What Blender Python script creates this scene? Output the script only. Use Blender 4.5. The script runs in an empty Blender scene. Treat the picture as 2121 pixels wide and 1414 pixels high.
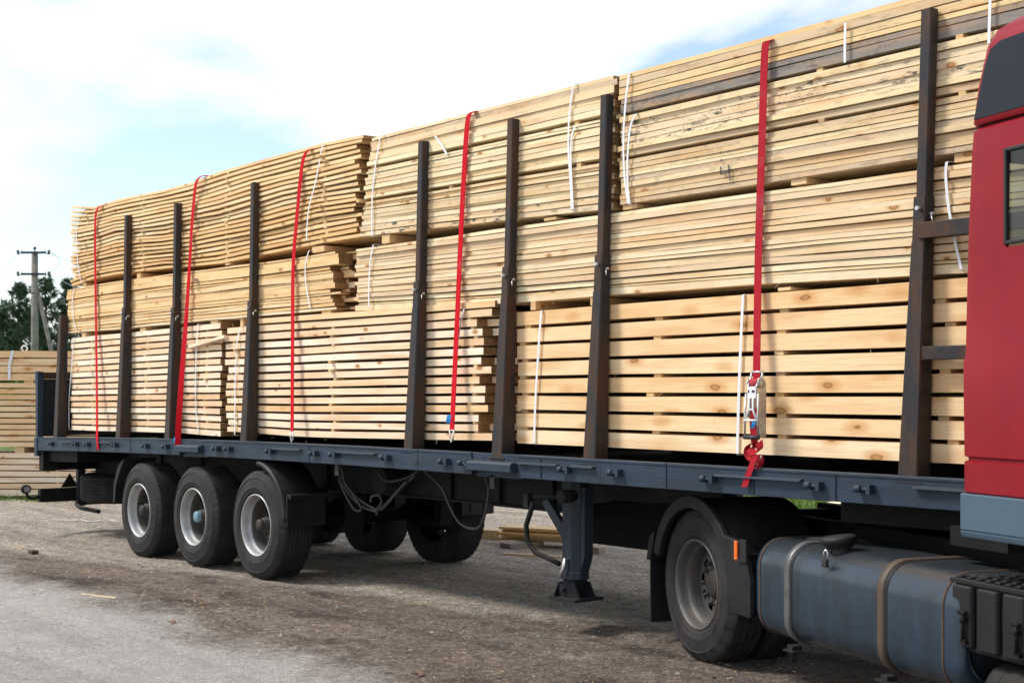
import bpy, math, random
from mathutils import Vector, noise

random.seed(7)
R = math.radians
SC = bpy.context.scene
COL = SC.collection

# ------------------------------------------------------------------ camera, world, sun, exposure
CAM_H, CAM_D, YAW = 1.80, 6.58, R(51.3)          # eye height, metres from the trailer's side, turn to the left
FPX, CU, HV = 2887.0, 1060.5, 814.0
cam_d = bpy.data.cameras.new('camera')
cam_d.lens, cam_d.sensor_width = 49.0, 36.0
cam_d.shift_y = (814 - 707) / 2121.0
cam_d.clip_start, cam_d.clip_end = 0.1, 3000
cam = bpy.data.objects.new('camera', cam_d)
cam_d.dof.use_dof, cam_d.dof.focus_distance, cam_d.dof.aperture_fstop = True, 9.5, 6.3
cam.location = (0, -CAM_D, CAM_H)
cam.rotation_euler = (R(90), 0, YAW)
COL.objects.link(cam)
SC.camera = cam

SUN_DIR = Vector((-0.62, -0.62, 1.0)).normalized()      # towards the sun
elev = math.asin(SUN_DIR.z)
azim = math.atan2(SUN_DIR.x, SUN_DIR.y)
world = bpy.data.worlds.new('World')
SC.world = world
world.use_nodes = True
wt = world.node_tree
wt.nodes.clear()
def wn(t, **k):
    n = wt.nodes.new(t)
    for a, v in k.items(): setattr(n, a, v)
    return n
wo = wn('ShaderNodeOutputWorld')
sky = wn('ShaderNodeTexSky', sky_type='NISHITA', sun_disc=False, sun_elevation=elev, sun_rotation=azim)
sky.air_density, sky.dust_density, sky.ozone_density = 1.0, 0.4, 1.2
bg1 = wn('ShaderNodeBackground'); bg1.inputs['Strength'].default_value = 0.15
wt.links.new(sky.outputs[0], bg1.inputs[0])
tcw = wn('ShaderNodeTexCoord')
mpw = wn('ShaderNodeMapping'); mpw.inputs['Scale'].default_value = (1, 1, 2.2)
mpw.inputs['Location'].default_value = (0.18, 5.1, 0.38)
wt.links.new(tcw.outputs['Generated'], mpw.inputs[0])
nz = wn('ShaderNodeTexNoise'); nz.inputs['Scale'].default_value = 2.1; nz.inputs['Detail'].default_value = 9
nz.inputs['Roughness'].default_value = 0.52; nz.inputs['Distortion'].default_value = 0.25
wt.links.new(mpw.outputs[0], nz.inputs['Vector'])
rmp = wn('ShaderNodeValToRGB')
rmp.color_ramp.elements[0].position = 0.43; rmp.color_ramp.elements[0].color = (0, 0, 0, 1)
rmp.color_ramp.elements[1].position = 0.52; rmp.color_ramp.elements[1].color = (1, 1, 1, 1)
wt.links.new(nz.outputs['Fac'], rmp.inputs[0])
hz = wn('ShaderNodeMath', operation='MULTIPLY_ADD'); hz.inputs[1].default_value = 0.88; hz.inputs[2].default_value = 0.12
wt.links.new(rmp.outputs[0], hz.inputs[0])
nz2 = wn('ShaderNodeTexNoise'); nz2.inputs['Scale'].default_value = 3.3; nz2.inputs['Detail'].default_value = 6
wt.links.new(mpw.outputs[0], nz2.inputs['Vector'])
rm2 = wn('ShaderNodeValToRGB')
rm2.color_ramp.elements[0].position = 0.3; rm2.color_ramp.elements[0].color = (0.92, 0.95, 0.98, 1)
rm2.color_ramp.elements[1].position = 0.6; rm2.color_ramp.elements[1].color = (1.05, 1.05, 1.05, 1)
wt.links.new(nz2.outputs['Fac'], rm2.inputs[0])
bg2 = wn('ShaderNodeBackground'); bg2.inputs['Strength'].default_value = 0.86
wt.links.new(rm2.outputs[0], bg2.inputs[0])
mxw = wn('ShaderNodeMixShader')
wt.links.new(hz.outputs[0], mxw.inputs[0]); wt.links.new(bg1.outputs[0], mxw.inputs[1]); wt.links.new(bg2.outputs[0], mxw.inputs[2])
wt.links.new(mxw.outputs[0], wo.inputs[0])

sun_d = bpy.data.lights.new('sun', 'SUN')
sun_d.energy, sun_d.angle, sun_d.color = 2.9, R(13), (1.0, 0.955, 0.89)
sun = bpy.data.objects.new('sun', sun_d)
sun.rotation_euler = SUN_DIR.to_track_quat('Z', 'Y').to_euler()
COL.objects.link(sun)

vs = SC.view_settings
vs.view_transform, vs.look, vs.gamma, vs.exposure = 'Standard', 'None', 1.0, 0.50
vs.use_curve_mapping = False
SC.cycles.max_bounces = 8

# ------------------------------------------------------------------ places
def X_at(u, y):
    """world X of a point seen in picture column u that stands y metres behind the trailer's near side"""
    t = (u - CU) / FPX; c, s = math.cos(YAW), math.sin(YAW)
    return (CAM_D + y) * (t * c - s) / (c + t * s)
def XZ(u, v, y):
    x = X_at(u, y)
    dep = -x * math.sin(YAW) + (CAM_D + y) * math.cos(YAW)
    return x, CAM_H + (HV - v) * dep / FPX
def at_depth(u, v, dep):
    lat = (u - CU) * dep / FPX
    return Vector((-dep * math.sin(YAW) + lat * math.cos(YAW), dep * math.cos(YAW) + lat * math.sin(YAW) - CAM_D, CAM_H + (HV - v) * dep / FPX))
def droop(x):                                     # the long trailer bed hangs down towards its rear
    return -0.00153 * (x + 9.5) ** 2 if x < -9.5 else 0.0
def smooth(a, b, x):
    t = min(1, max(0, (x - a) / (b - a))); return t * t * (3 - 2 * t)
def gz(x, y):
    d = max(droop(max(x, -16.2)), -0.07)
    n = noise.noise(Vector((x * 0.35, y * 0.35, 1.0))) * 0.03
    n += noise.noise(Vector((x * 1.3, y * 1.9, 4.0))) * 0.012
    rough = smooth(-2.6, -1.4, y)
    n += (noise.noise(Vector((x * 4.1, y * 5.1, 9.0))) * 0.012 + noise.noise(Vector((x * 9, y * 11, 2.0))) * 0.007) * (0.25 + 0.75 * rough)
    n -= 0.02 * math.exp(-((y - 0.25) / 0.25) ** 2) + 0.02 * math.exp(-((y - 2.3) / 0.25) ** 2)
    far = smooth(30, 120, math.hypot(x, y))
    return d * (1 - far) + n * (1 - 0.8 * far)

# ------------------------------------------------------------------ materials
def nodes(m):
    m.use_nodes = True; nt = m.node_tree; nt.nodes.clear()
    def N(t, **k):
        n = nt.nodes.new(t)
        for a, v in k.items(): setattr(n, a, v)
        return n
    def L(a, b): nt.links.new(a, b)
    return nt, N, L
def ramp(N, stops, interp='LINEAR'):
    r = N('ShaderNodeValToRGB'); cr = r.color_ramp; cr.interpolation = interp
    while len(cr.elements) < len(stops): cr.elements.new(0.5)
    for e, (p, c) in zip(cr.elements, stops):
        e.position = p; e.color = (c, c, c, 1) if isinstance(c, (int, float)) else (*c, 1)
    return r
def mixc(N, L, fac, a, b, mode='MIX'):
    m = N('ShaderNodeMix', data_type='RGBA', blend_type=mode)
    for s, v in ((m.inputs[0], fac), (m.inputs[6], a), (m.inputs[7], b)):
        if isinstance(v, (int, float)): s.default_value = v
        elif isinstance(v, tuple): s.default_value = (*v, 1)
        else: L(v, s)
    return m.outputs[2]
def paint(name, base, rough=0.5, metal=0.0, var=None, vscale=3.0, vrange=(0.45, 0.65), stretch=(1, 1, 1), bump=0.0, bscale=60.0, spec=0.5, coat=0.0, dust=None, speck=None):
    """a base colour with patches of a second colour (rust, dirt, wear), optional dust on upward faces and fine relief"""
    m = bpy.data.materials.new(name); nt, N, L = nodes(m)
    out = N('ShaderNodeOutputMaterial'); p = N('ShaderNodeBsdfPrincipled')
    L(p.outputs[0], out.inputs[0])
    tc = N('ShaderNodeTexCoord'); mp = N('ShaderNodeMapping'); mp.inputs['Scale'].default_value = stretch
    L(tc.outputs['Object'], mp.inputs[0])
    col = None
    rgh = rough
    n1 = N('ShaderNodeTexNoise'); n1.inputs['Scale'].default_value = vscale; n1.inputs['Detail'].default_value = 8; n1.inputs['Roughness'].default_value = 0.65
    L(mp.outputs[0], n1.inputs['Vector'])
    if var:
        r = ramp(N, [(vrange[0], 0.0), (vrange[1], 1.0)]); L(n1.outputs['Fac'], r.inputs[0])
        col = mixc(N, L, r.outputs[0], base, var)
    else:
        b2 = tuple(c * 0.8 for c in base)
        col = mixc(N, L, n1.outputs['Fac'], base, b2)
    if speck:
        n3 = N('ShaderNodeTexNoise'); n3.inputs['Scale'].default_value = 45; n3.inputs['Detail'].default_value = 3
        L(tc.outputs['Object'], n3.inputs['Vector'])
        r3 = ramp(N, [(0.62, 0.0), (0.72, 1.0)]); L(n3.outputs['Fac'], r3.inputs[0])
        col = mixc(N, L, r3.outputs[0], col, speck)
    if dust:
        g = N('ShaderNodeNewGeometry'); sx = N('ShaderNodeSeparateXYZ'); L(g.outputs['Normal'], sx.inputs[0])
        r2 = ramp(N, [(0.2, 0.0), (0.9, 0.75)]); L(sx.outputs[2], r2.inputs[0])
        col = mixc(N, L, r2.outputs[0], col, dust)
    L(col, p.inputs['Base Color'])
    p.inputs['Metallic'].default_value = metal
    p.inputs['Specular IOR Level'].default_value = spec
    p.inputs['Coat Weight'].default_value = coat
    p.inputs['Coat Roughness'].default_value = 0.15
    rr = ramp(N, [(0.3, max(0.02, rough - 0.1)), (0.7, min(1, rough + 0.12))]); L(n1.outputs['Fac'], rr.inputs[0]); L(rr.outputs[0], p.inputs['Roughness'])
    if bump:
        n2 = N('ShaderNodeTexNoise'); n2.inputs['Scale'].default_value = bscale; n2.inputs['Detail'].default_value = 5
        L(mp.outputs[0], n2.inputs['Vector'])
        b = N('ShaderNodeBump'); b.inputs['Strength'].default_value = bump; b.inputs['Distance'].default_value = 0.01
        L(n2.outputs['Fac'], b.inputs['Height']); L(b.outputs[0], p.inputs['Normal'])
    return m

def wood(name, tones, mould=0.0, knot=1.0, dark=(0.16, 0.07, 0.025), kscale=6.2, halo_r=0.22):
    """sawn softwood: a tone of its own for every board, grain along X, knots with orange halos"""
    m = bpy.data.materials.new(name); nt, N, L = nodes(m)
    out = N('ShaderNodeOutputMaterial'); p = N('ShaderNodeBsdfPrincipled'); L(p.outputs[0], out.inputs[0])
    oi = N('ShaderNodeObjectInfo'); ge = N('ShaderNodeNewGeometry')
    ad = N('ShaderNodeMath', operation='ADD'); L(oi.outputs['Random'], ad.inputs[0]); L(ge.outputs['Random Per Island'], ad.inputs[1])
    wnz = N('ShaderNodeTexWhiteNoise', noise_dimensions='1D'); L(ad.outputs[0], wnz.inputs['W'])
    tc = N('ShaderNodeTexCoord')
    of = N('ShaderNodeVectorMath', operation='SCALE'); L(wnz.outputs['Color'], of.inputs[0]); of.inputs['Scale'].default_value = 40
    va = N('ShaderNodeVectorMath', operation='ADD'); L(tc.outputs['Object'], va.inputs[0]); L(of.outputs[0], va.inputs[1])
    def stretched(s, scale, detail=4, rough=0.6, dist=0.0):
        mp = N('ShaderNodeMapping'); mp.inputs['Scale'].default_value = s; L(va.outputs[0], mp.inputs[0])
        n = N('ShaderNodeTexNoise'); n.inputs['Scale'].default_value = scale; n.inputs['Detail'].default_value = detail
        n.inputs['Roughness'].default_value = rough; n.inputs['Distortion'].default_value = dist
        L(mp.outputs[0], n.inputs['Vector']); return n.outputs['Fac']
    k = len(tones)
    r0 = ramp(N, [(i / max(1, k - 1), c) for i, c in enumerate(tones)]); L(wnz.outputs['Value'], r0.inputs[0])
    col = r0.outputs[0]
    fine = stretched((0.5, 8, 26), 5.0, 4, 0.7, 0.4)
    rf = ramp(N, [(0.3, (0.74, 0.65, 0.53)), (0.50, (1, 1, 1)), (0.75, (1.06, 1.05, 1.03))]); L(fine, rf.inputs[0])
    col = mixc(N, L, 0.75, col, rf.outputs[0], 'MULTIPLY')
    big = stretched((0.8, 2, 5), 1.6, 3, 0.5)
    rb = ramp(N, [(0.46, 0.0), (0.70, 0.60)]); L(big, rb.inputs[0])
    col = mixc(N, L, rb.outputs[0], col, (0.62, 0.34, 0.14))
    # knots
    vo = N('ShaderNodeTexVoronoi'); vo.inputs['Scale'].default_value = kscale
    wob = N('ShaderNodeTexNoise'); wob.inputs['Scale'].default_value = 14; L(va.outputs[0], wob.inputs['Vector'])
    wsc = N('ShaderNodeVectorMath', operation='MULTIPLY_ADD'); L(wob.outputs['Color'], wsc.inputs[0]); wsc.inputs[1].default_value = (0.03, 0.02, 0.02); L(va.outputs[0], wsc.inputs[2])
    mk = N('ShaderNodeMapping'); mk.inputs['Scale'].default_value = (0.55, 1, 1.25); L(wsc.outputs[0], mk.inputs[0])
    L(mk.outputs[0], vo.inputs['Vector'])
    halo = ramp(N, [(0.09, 0.85 * knot), (halo_r * .6, 0.45 * knot), (halo_r, 0.0)]); L(vo.outputs['Distance'], halo.inputs[0])
    col = mixc(N, L, halo.outputs[0], col, (0.56, 0.26, 0.075))
    core = ramp(N, [(0.02, 0.30 * knot), (0.075, 0.35 * knot), (0.10, 0.75 * knot), (0.125, 0.0)]); L(vo.outputs['Distance'], core.inputs[0])
    col = mixc(N, L, core.outputs[0], col, dark)
    if mould:
        mo = N('ShaderNodeTexNoise'); mo.inputs['Scale'].default_value = 14; mo.inputs['Detail'].default_value = 6; mo.inputs['Roughness'].default_value = 0.75
        mp = N('ShaderNodeMapping'); mp.inputs['Scale'].default_value = (0.45, 1, 1.6); L(va.outputs[0], mp.inputs[0]); L(mp.outputs[0], mo.inputs['Vector'])
        sp = stretched((0.9, 1, 2), 1.1, 2)
        rs = ramp(N, [(0.36, 0.0), (0.50, 1.0)]); L(sp, rs.inputs[0])
        rm = ramp(N, [(0.52, 0.0), (0.60, 1.0)]); L(mo.outputs['Fac'], rm.inputs[0])
        mm = N('ShaderNodeMath', operation='MULTIPLY'); L(rs.outputs[0], mm.inputs[0]); L(rm.outputs[0], mm.inputs[1])
        m2 = N('ShaderNodeMath', operation='MULTIPLY'); L(mm.outputs[0], m2.inputs[0]); m2.inputs[1].default_value = mould
        col = mixc(N, L, m2.outputs[0], col, (0.07, 0.065, 0.055))
    L(col, p.inputs['Base Color'])
    p.inputs['Roughness'].default_value = 0.72
    p.inputs['Specular IOR Level'].default_value = 0.25
    b = N('ShaderNodeBump'); b.inputs['Strength'].default_value = 0.35; b.inputs['Distance'].default_value = 0.003
    L(fine, b.inputs['Height']); L(b.outputs[0], p.inputs['Normal'])
    return m

M = {}
M['fresh'] = wood('fresh_sawn_pine', [(0.828, 0.679, 0.497), (0.869, 0.753, 0.590), (0.808, 0.605, 0.393), (0.848, 0.711, 0.531), (0.768, 0.530, 0.324), (0.870, 0.764, 0.612)])
M['beam'] = wood('planed_pine', [(0.828, 0.637, 0.393), (0.788, 0.520, 0.266), (0.858, 0.690, 0.462), (0.828, 0.615, 0.369), (0.808, 0.562, 0.312)], kscale=4.6, halo_r=0.34)
M['yellow'] = wood('yellow_pine', [(0.808, 0.628, 0.396), (0.747, 0.530, 0.271), (0.808, 0.605, 0.341), (0.687, 0.446, 0.200), (0.778, 0.562, 0.306), (0.828, 0.647, 0.388)])
M['cream'] = wood('cream_pine', [(0.808, 0.684, 0.440), (0.848, 0.751, 0.506), (0.727, 0.544, 0.330), (0.818, 0.708, 0.461), (0.677, 0.511, 0.330), (0.838, 0.728, 0.496)], mould=0.12)
M['mixed'] = wood('mixed_pine', [(0.727, 0.566, 0.319), (0.808, 0.662, 0.396), (0.525, 0.413, 0.298), (0.778, 0.598, 0.319), (0.606, 0.445, 0.264), (0.798, 0.641, 0.374)], mould=0.3)
M['mouldy'] = wood('mouldy_pine', [(0.74, 0.60, 0.40), (0.77, 0.63, 0.42)], mould=1.0)
M['grey'] = wood('weathered_grey_board', [(0.20, 0.185, 0.17), (0.26, 0.23, 0.20)], mould=0.5, knot=0.5)
M['end'] = paint('end_grain_shaded', (0.3060, 0.1785, 0.0808), 0.9, var=(0.2040, 0.1105, 0.0467), vscale=14, vrange=(0.35, 0.7), bump=0.4, bscale=120, spec=0.15)  # browner end grain; the shade on board ends is painted into the tone too
M['pencil'] = paint('pencil_and_marker', (0.12, 0.105, 0.09), 0.85)
M['sticker'] = wood('sticker_wood', [(0.60, 0.42, 0.22), (0.68, 0.50, 0.28), (0.38, 0.27, 0.17), (0.64, 0.44, 0.2)], knot=0.3)
M['bearer'] = wood('bearer_wood', [(0.66, 0.46, 0.24), (0.72, 0.53, 0.30), (0.55, 0.37, 0.19)])
M['band'] = paint('white_plastic_band', (0.80, 0.81, 0.84), 0.4)
M['strap'] = paint('red_webbing', (0.56, 0.008, 0.019), 0.85, var=(0.46, 0.075, 0.095), vscale=2.6, vrange=(0.54, 0.68), bump=0.5, bscale=260, spec=0.12, speck=(0.36, 0.02, 0.03))
M['strap_old'] = paint('faded_red_webbing', (0.40, 0.018, 0.030), 0.88, var=(0.40, 0.075, 0.09), vscale=3, vrange=(0.50, 0.66), bump=0.5, bscale=260, spec=0.12, speck=(0.28, 0.02, 0.026))
M['blue_tag'] = paint('blue_label', (0.02, 0.30, 0.75), 0.5)
M['zinc'] = paint('zinc_plated_steel', (0.62, 0.63, 0.65), 0.38, 0.85, var=(0.42, 0.40, 0.36), vscale=20)
M['black_grip'] = paint('black_grip', (0.025, 0.025, 0.028), 0.55)
M['rail'] = paint('blue_grey_trailer_paint', (0.0256, 0.0440, 0.0704), 0.5, var=(0.0200, 0.0320, 0.0496), vscale=2.5, vrange=(0.42, 0.6), stretch=(0.6, 1, 2.5), bump=0.15, bscale=25, speck=(0.060, 0.050, 0.042), dust=(0.0480, 0.0544, 0.0624), spec=0.25)
M['rail_blue'] = paint('bright_blue_paint', (0.02, 0.12, 0.26), 0.5, var=(0.04, 0.08, 0.13), vscale=9)
M['tail_panel'] = paint('dark_blue_panel', (0.0080, 0.0160, 0.0256), 0.45, var=(0.0176, 0.0208, 0.0224), vscale=5, spec=0.3)
M['stake'] = paint('rusty_black_steel', (0.0216, 0.0223, 0.0259), 0.5, 0.0, var=(0.0612, 0.0288, 0.0151), vscale=2.6, vrange=(0.42, 0.60), stretch=(4, 4, 0.8), bump=0.35, bscale=40, speck=(0.0540, 0.0302, 0.0173), spec=0.3)
M['chassis'] = paint('grimy_chassis_paint', (0.0086, 0.0108, 0.0144), 0.7, var=(0.0173, 0.0158, 0.0144), vscale=4, bump=0.3, bscale=30, dust=(0.0360, 0.0310, 0.0259), spec=0.25)
M['chassis_dark'] = paint('black_greasy_steel', (0.0049, 0.0049, 0.0056), 0.7, var=(0.0126, 0.0105, 0.0091), vscale=6, bump=0.4, bscale=40, spec=0.2)
M['leg'] = paint('landing_leg_paint', (0.021, 0.031, 0.045), 0.5, var=(0.0187, 0.0247, 0.0314), vscale=4, bump=0.2, bscale=30, speck=(0.0425, 0.0467, 0.0510), spec=0.3)
M['deck'] = paint('deck_timber', (0.0240, 0.0184, 0.0144), 0.9, var=(0.0120, 0.0096, 0.0080), vscale=8, stretch=(0.3, 3, 1), spec=0.2)
M['plastic'] = paint('black_mudguard_plastic', (0.0079, 0.0086, 0.0108), 0.55, var=(0.0180, 0.0180, 0.0187), vscale=3.5, vrange=(0.42, 0.75), bump=0.15, bscale=25, dust=(0.0252, 0.0245, 0.0245), spec=0.3)
M['rim'] = paint('silver_rim', (0.4500, 0.4590, 0.4680), 0.45, 0.4, var=(0.2700, 0.2610, 0.2475), vscale=5, vrange=(0.4, 0.75), bump=0.1)
M['rim_dirty'] = paint('dirty_rim', (0.085, 0.083, 0.080), 0.5, 0.2, var=(0.125, 0.10, 0.078), vscale=6, vrange=(0.5, 0.75), bump=0.25)
M['hub'] = paint('hub_steel', (0.0298, 0.0281, 0.0263), 0.6, 0.3, var=(0.0595, 0.0467, 0.0340), vscale=10, bump=0.3)
M['hub_dark'] = paint('dusty_wheel_disc', (0.0638, 0.0595, 0.0544), 0.75, 0.0, var=(0.0935, 0.0833, 0.0697), vscale=8, spec=0.25)
M['hub_blue'] = paint('blue_hub_cap', (0.12, 0.26, 0.33), 0.45, var=(0.2, 0.28, 0.3), vscale=15)
M['hose'] = paint('rubber_hose', (0.0340, 0.0348, 0.0374), 0.65, var=(0.0638, 0.0595, 0.0553), vscale=12)
M['tank'] = paint('blue_grey_tank_paint', (0.019, 0.037, 0.057), 0.27, 0.0, var=(0.013, 0.020, 0.029), vscale=3.6, vrange=(0.42, 0.64), stretch=(1.8, 1, 0.45), bump=0.06, bscale=9, speck=(0.036, 0.042, 0.046), dust=(0.032, 0.034, 0.036), spec=0.5)
M['rust'] = paint('rusty_weld', (0.0765, 0.0405, 0.0216), 0.85, var=(0.0450, 0.0288, 0.0198), vscale=20)
M['tank_strap'] = paint('steel_tank_strap', (0.1600, 0.1680, 0.1760), 0.45, 0.4, var=(0.0960, 0.0800, 0.0680), vscale=7, vrange=(0.4, 0.7))
M['tank_strap_rust'] = paint('rusty_tank_strap', (0.0800, 0.0624, 0.0496), 0.6, 0.2, var=(0.0960, 0.0528, 0.0288), vscale=7, vrange=(0.4, 0.7))
M['cab_red'] = paint('red_cab_paint', (0.232, 0.0035, 0.0115), 0.42, 0.0, var=(0.195, 0.004, 0.0115), vscale=1.5, spec=0.25)
M['cab_dark'] = paint('dark_roof_panel', (0.0059, 0.0076, 0.0127), 0.35, 0.0, spec=0.3)
M['cab_grey'] = paint('grey_cab_skirt', (0.0608, 0.0998, 0.1373), 0.55, var=(0.0515, 0.0842, 0.1170), vscale=3, spec=0.3)
M['rubber'] = paint('black_window_rubber', (0.012, 0.012, 0.013), 0.6)
M['interior'] = paint('dark_cab_lining', (0.045, 0.04, 0.038), 0.9)
M['orange'] = paint('orange_reflector', (0.90, 0.16, 0.01), 0.25, coat=0.6)
M['concrete'] = paint('concrete_pole', (0.235, 0.22, 0.195), 0.9, var=(0.15, 0.14, 0.125), vscale=3, bump=0.3, bscale=14)
M['iron'] = paint('dark_iron', (0.035, 0.04, 0.05), 0.6)
M['porcelain'] = paint('insulator', (0.12, 0.11, 0.12), 0.25)
M['wire'] = paint('wire', (0.30, 0.32, 0.34), 0.5, 0.4)
M['stone'] = paint('pebble', (0.26, 0.25, 0.235), 0.9, var=(0.16, 0.145, 0.13), vscale=2)
M['chip'] = wood('wood_chip', [(0.62, 0.45, 0.26), (0.42, 0.30, 0.18), (0.20, 0.14, 0.09), (0.70, 0.55, 0.36)], knot=0.0)
M['bark'] = paint('pine_bark', (0.14, 0.075, 0.045), 0.9, var=(0.07, 0.05, 0.038), vscale=3, bump=0.5, bscale=8)

def tyre_material():
    m = bpy.data.materials.new('worn_tyre_rubber'); nt, N, L = nodes(m)
    out = N('ShaderNodeOutputMaterial'); p = N('ShaderNodeBsdfPrincipled'); L(p.outputs[0], out.inputs[0])
    tc = N('ShaderNodeTexCoord')
    n = N('ShaderNodeTexNoise'); n.inputs['Scale'].default_value = 5; n.inputs['Detail'].default_value = 8; n.inputs['Roughness'].default_value = 0.7
    L(tc.outputs['Object'], n.inputs['Vector'])
    r = ramp(N, [(0.35, (0.012, 0.0115, 0.0115)), (0.7, (0.036, 0.033, 0.031))]); L(n.outputs['Fac'], r.inputs[0])
    L(r.outputs[0], p.inputs['Base Color']); p.inputs['Roughness'].default_value = 0.8; p.inputs['Specular IOR Level'].default_value = 0.3
    n2 = N('ShaderNodeTexNoise'); n2.inputs['Scale'].default_value = 90; n2.inputs['Detail'].default_value = 3; L(tc.outputs['Object'], n2.inputs['Vector'])
    b = N('ShaderNodeBump'); b.inputs['Strength'].default_value = 0.25; b.inputs['Distance'].default_value = 0.003
    L(n2.outputs['Fac'], b.inputs['Height']); L(b.outputs[0], p.inputs['Normal'])
    return m
M['tyre'] = tyre_material()

def glass_material():
    m = bpy.data.materials.new('window_glass'); nt, N, L = nodes(m)
    out = N('ShaderNodeOutputMaterial'); t = N('ShaderNodeBsdfTransparent'); t.inputs[0].default_value = (0.78, 0.82, 0.80, 1)
    g = N('ShaderNodeBsdfGlossy'); g.inputs['Roughness'].default_value = 0.03
    f = N('ShaderNodeLayerWeight'); f.inputs['Blend'].default_value = 0.5
    pw = N('ShaderNodeMath', operation='POWER'); L(f.outputs['Facing'], pw.inputs[0]); pw.inputs[1].default_value = 4.0
    ma = N('ShaderNodeMath', operation='MULTIPLY_ADD'); L(pw.outputs[0], ma.inputs[0]); ma.inputs[1].default_value = 0.8; ma.inputs[2].default_value = 0.04
    mx = N('ShaderNodeMixShader'); L(ma.outputs[0], mx.inputs[0]); L(t.outputs[0], mx.inputs[1]); L(g.outputs[0], mx.inputs[2]); L(mx.outputs[0], out.inputs[0])
    return m
M['glass'] = glass_material()

def leaf_material(name, tones):
    m = bpy.data.materials.new(name); nt, N, L = nodes(m)
    out = N('ShaderNodeOutputMaterial'); p = N('ShaderNodeBsdfPrincipled')
    ge = N('ShaderNodeNewGeometry')
    r = ramp(N, [(i / (len(tones) - 1), c) for i, c in enumerate(tones)]); L(ge.outputs['Random Per Island'], r.inputs[0])
    L(r.outputs[0], p.inputs['Base Color']); p.inputs['Roughness'].default_value = 0.6; p.inputs['Specular IOR Level'].default_value = 0.25
    tr = N('ShaderNodeBsdfTranslucent'); L(r.outputs[0], tr.inputs[0])
    mx = N('ShaderNodeMixShader'); mx.inputs[0].default_value = 0.3
    L(p.outputs[0], mx.inputs[1]); L(tr.outputs[0], mx.inputs[2]); L(mx.outputs[0], out.inputs[0])
    return m
M['needles'] = leaf_material('pine_needles', [(0.040, 0.075, 0.048), (0.070, 0.120, 0.068), (0.10, 0.155, 0.078)])
M['leaves'] = leaf_material('bush_leaves', [(0.10, 0.17, 0.02), (0.17, 0.26, 0.035), (0.08, 0.14, 0.02)])
M['grass'] = leaf_material('grass_blades', [(0.06, 0.13, 0.015), (0.10, 0.19, 0.025), (0.15, 0.20, 0.05)])

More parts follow.
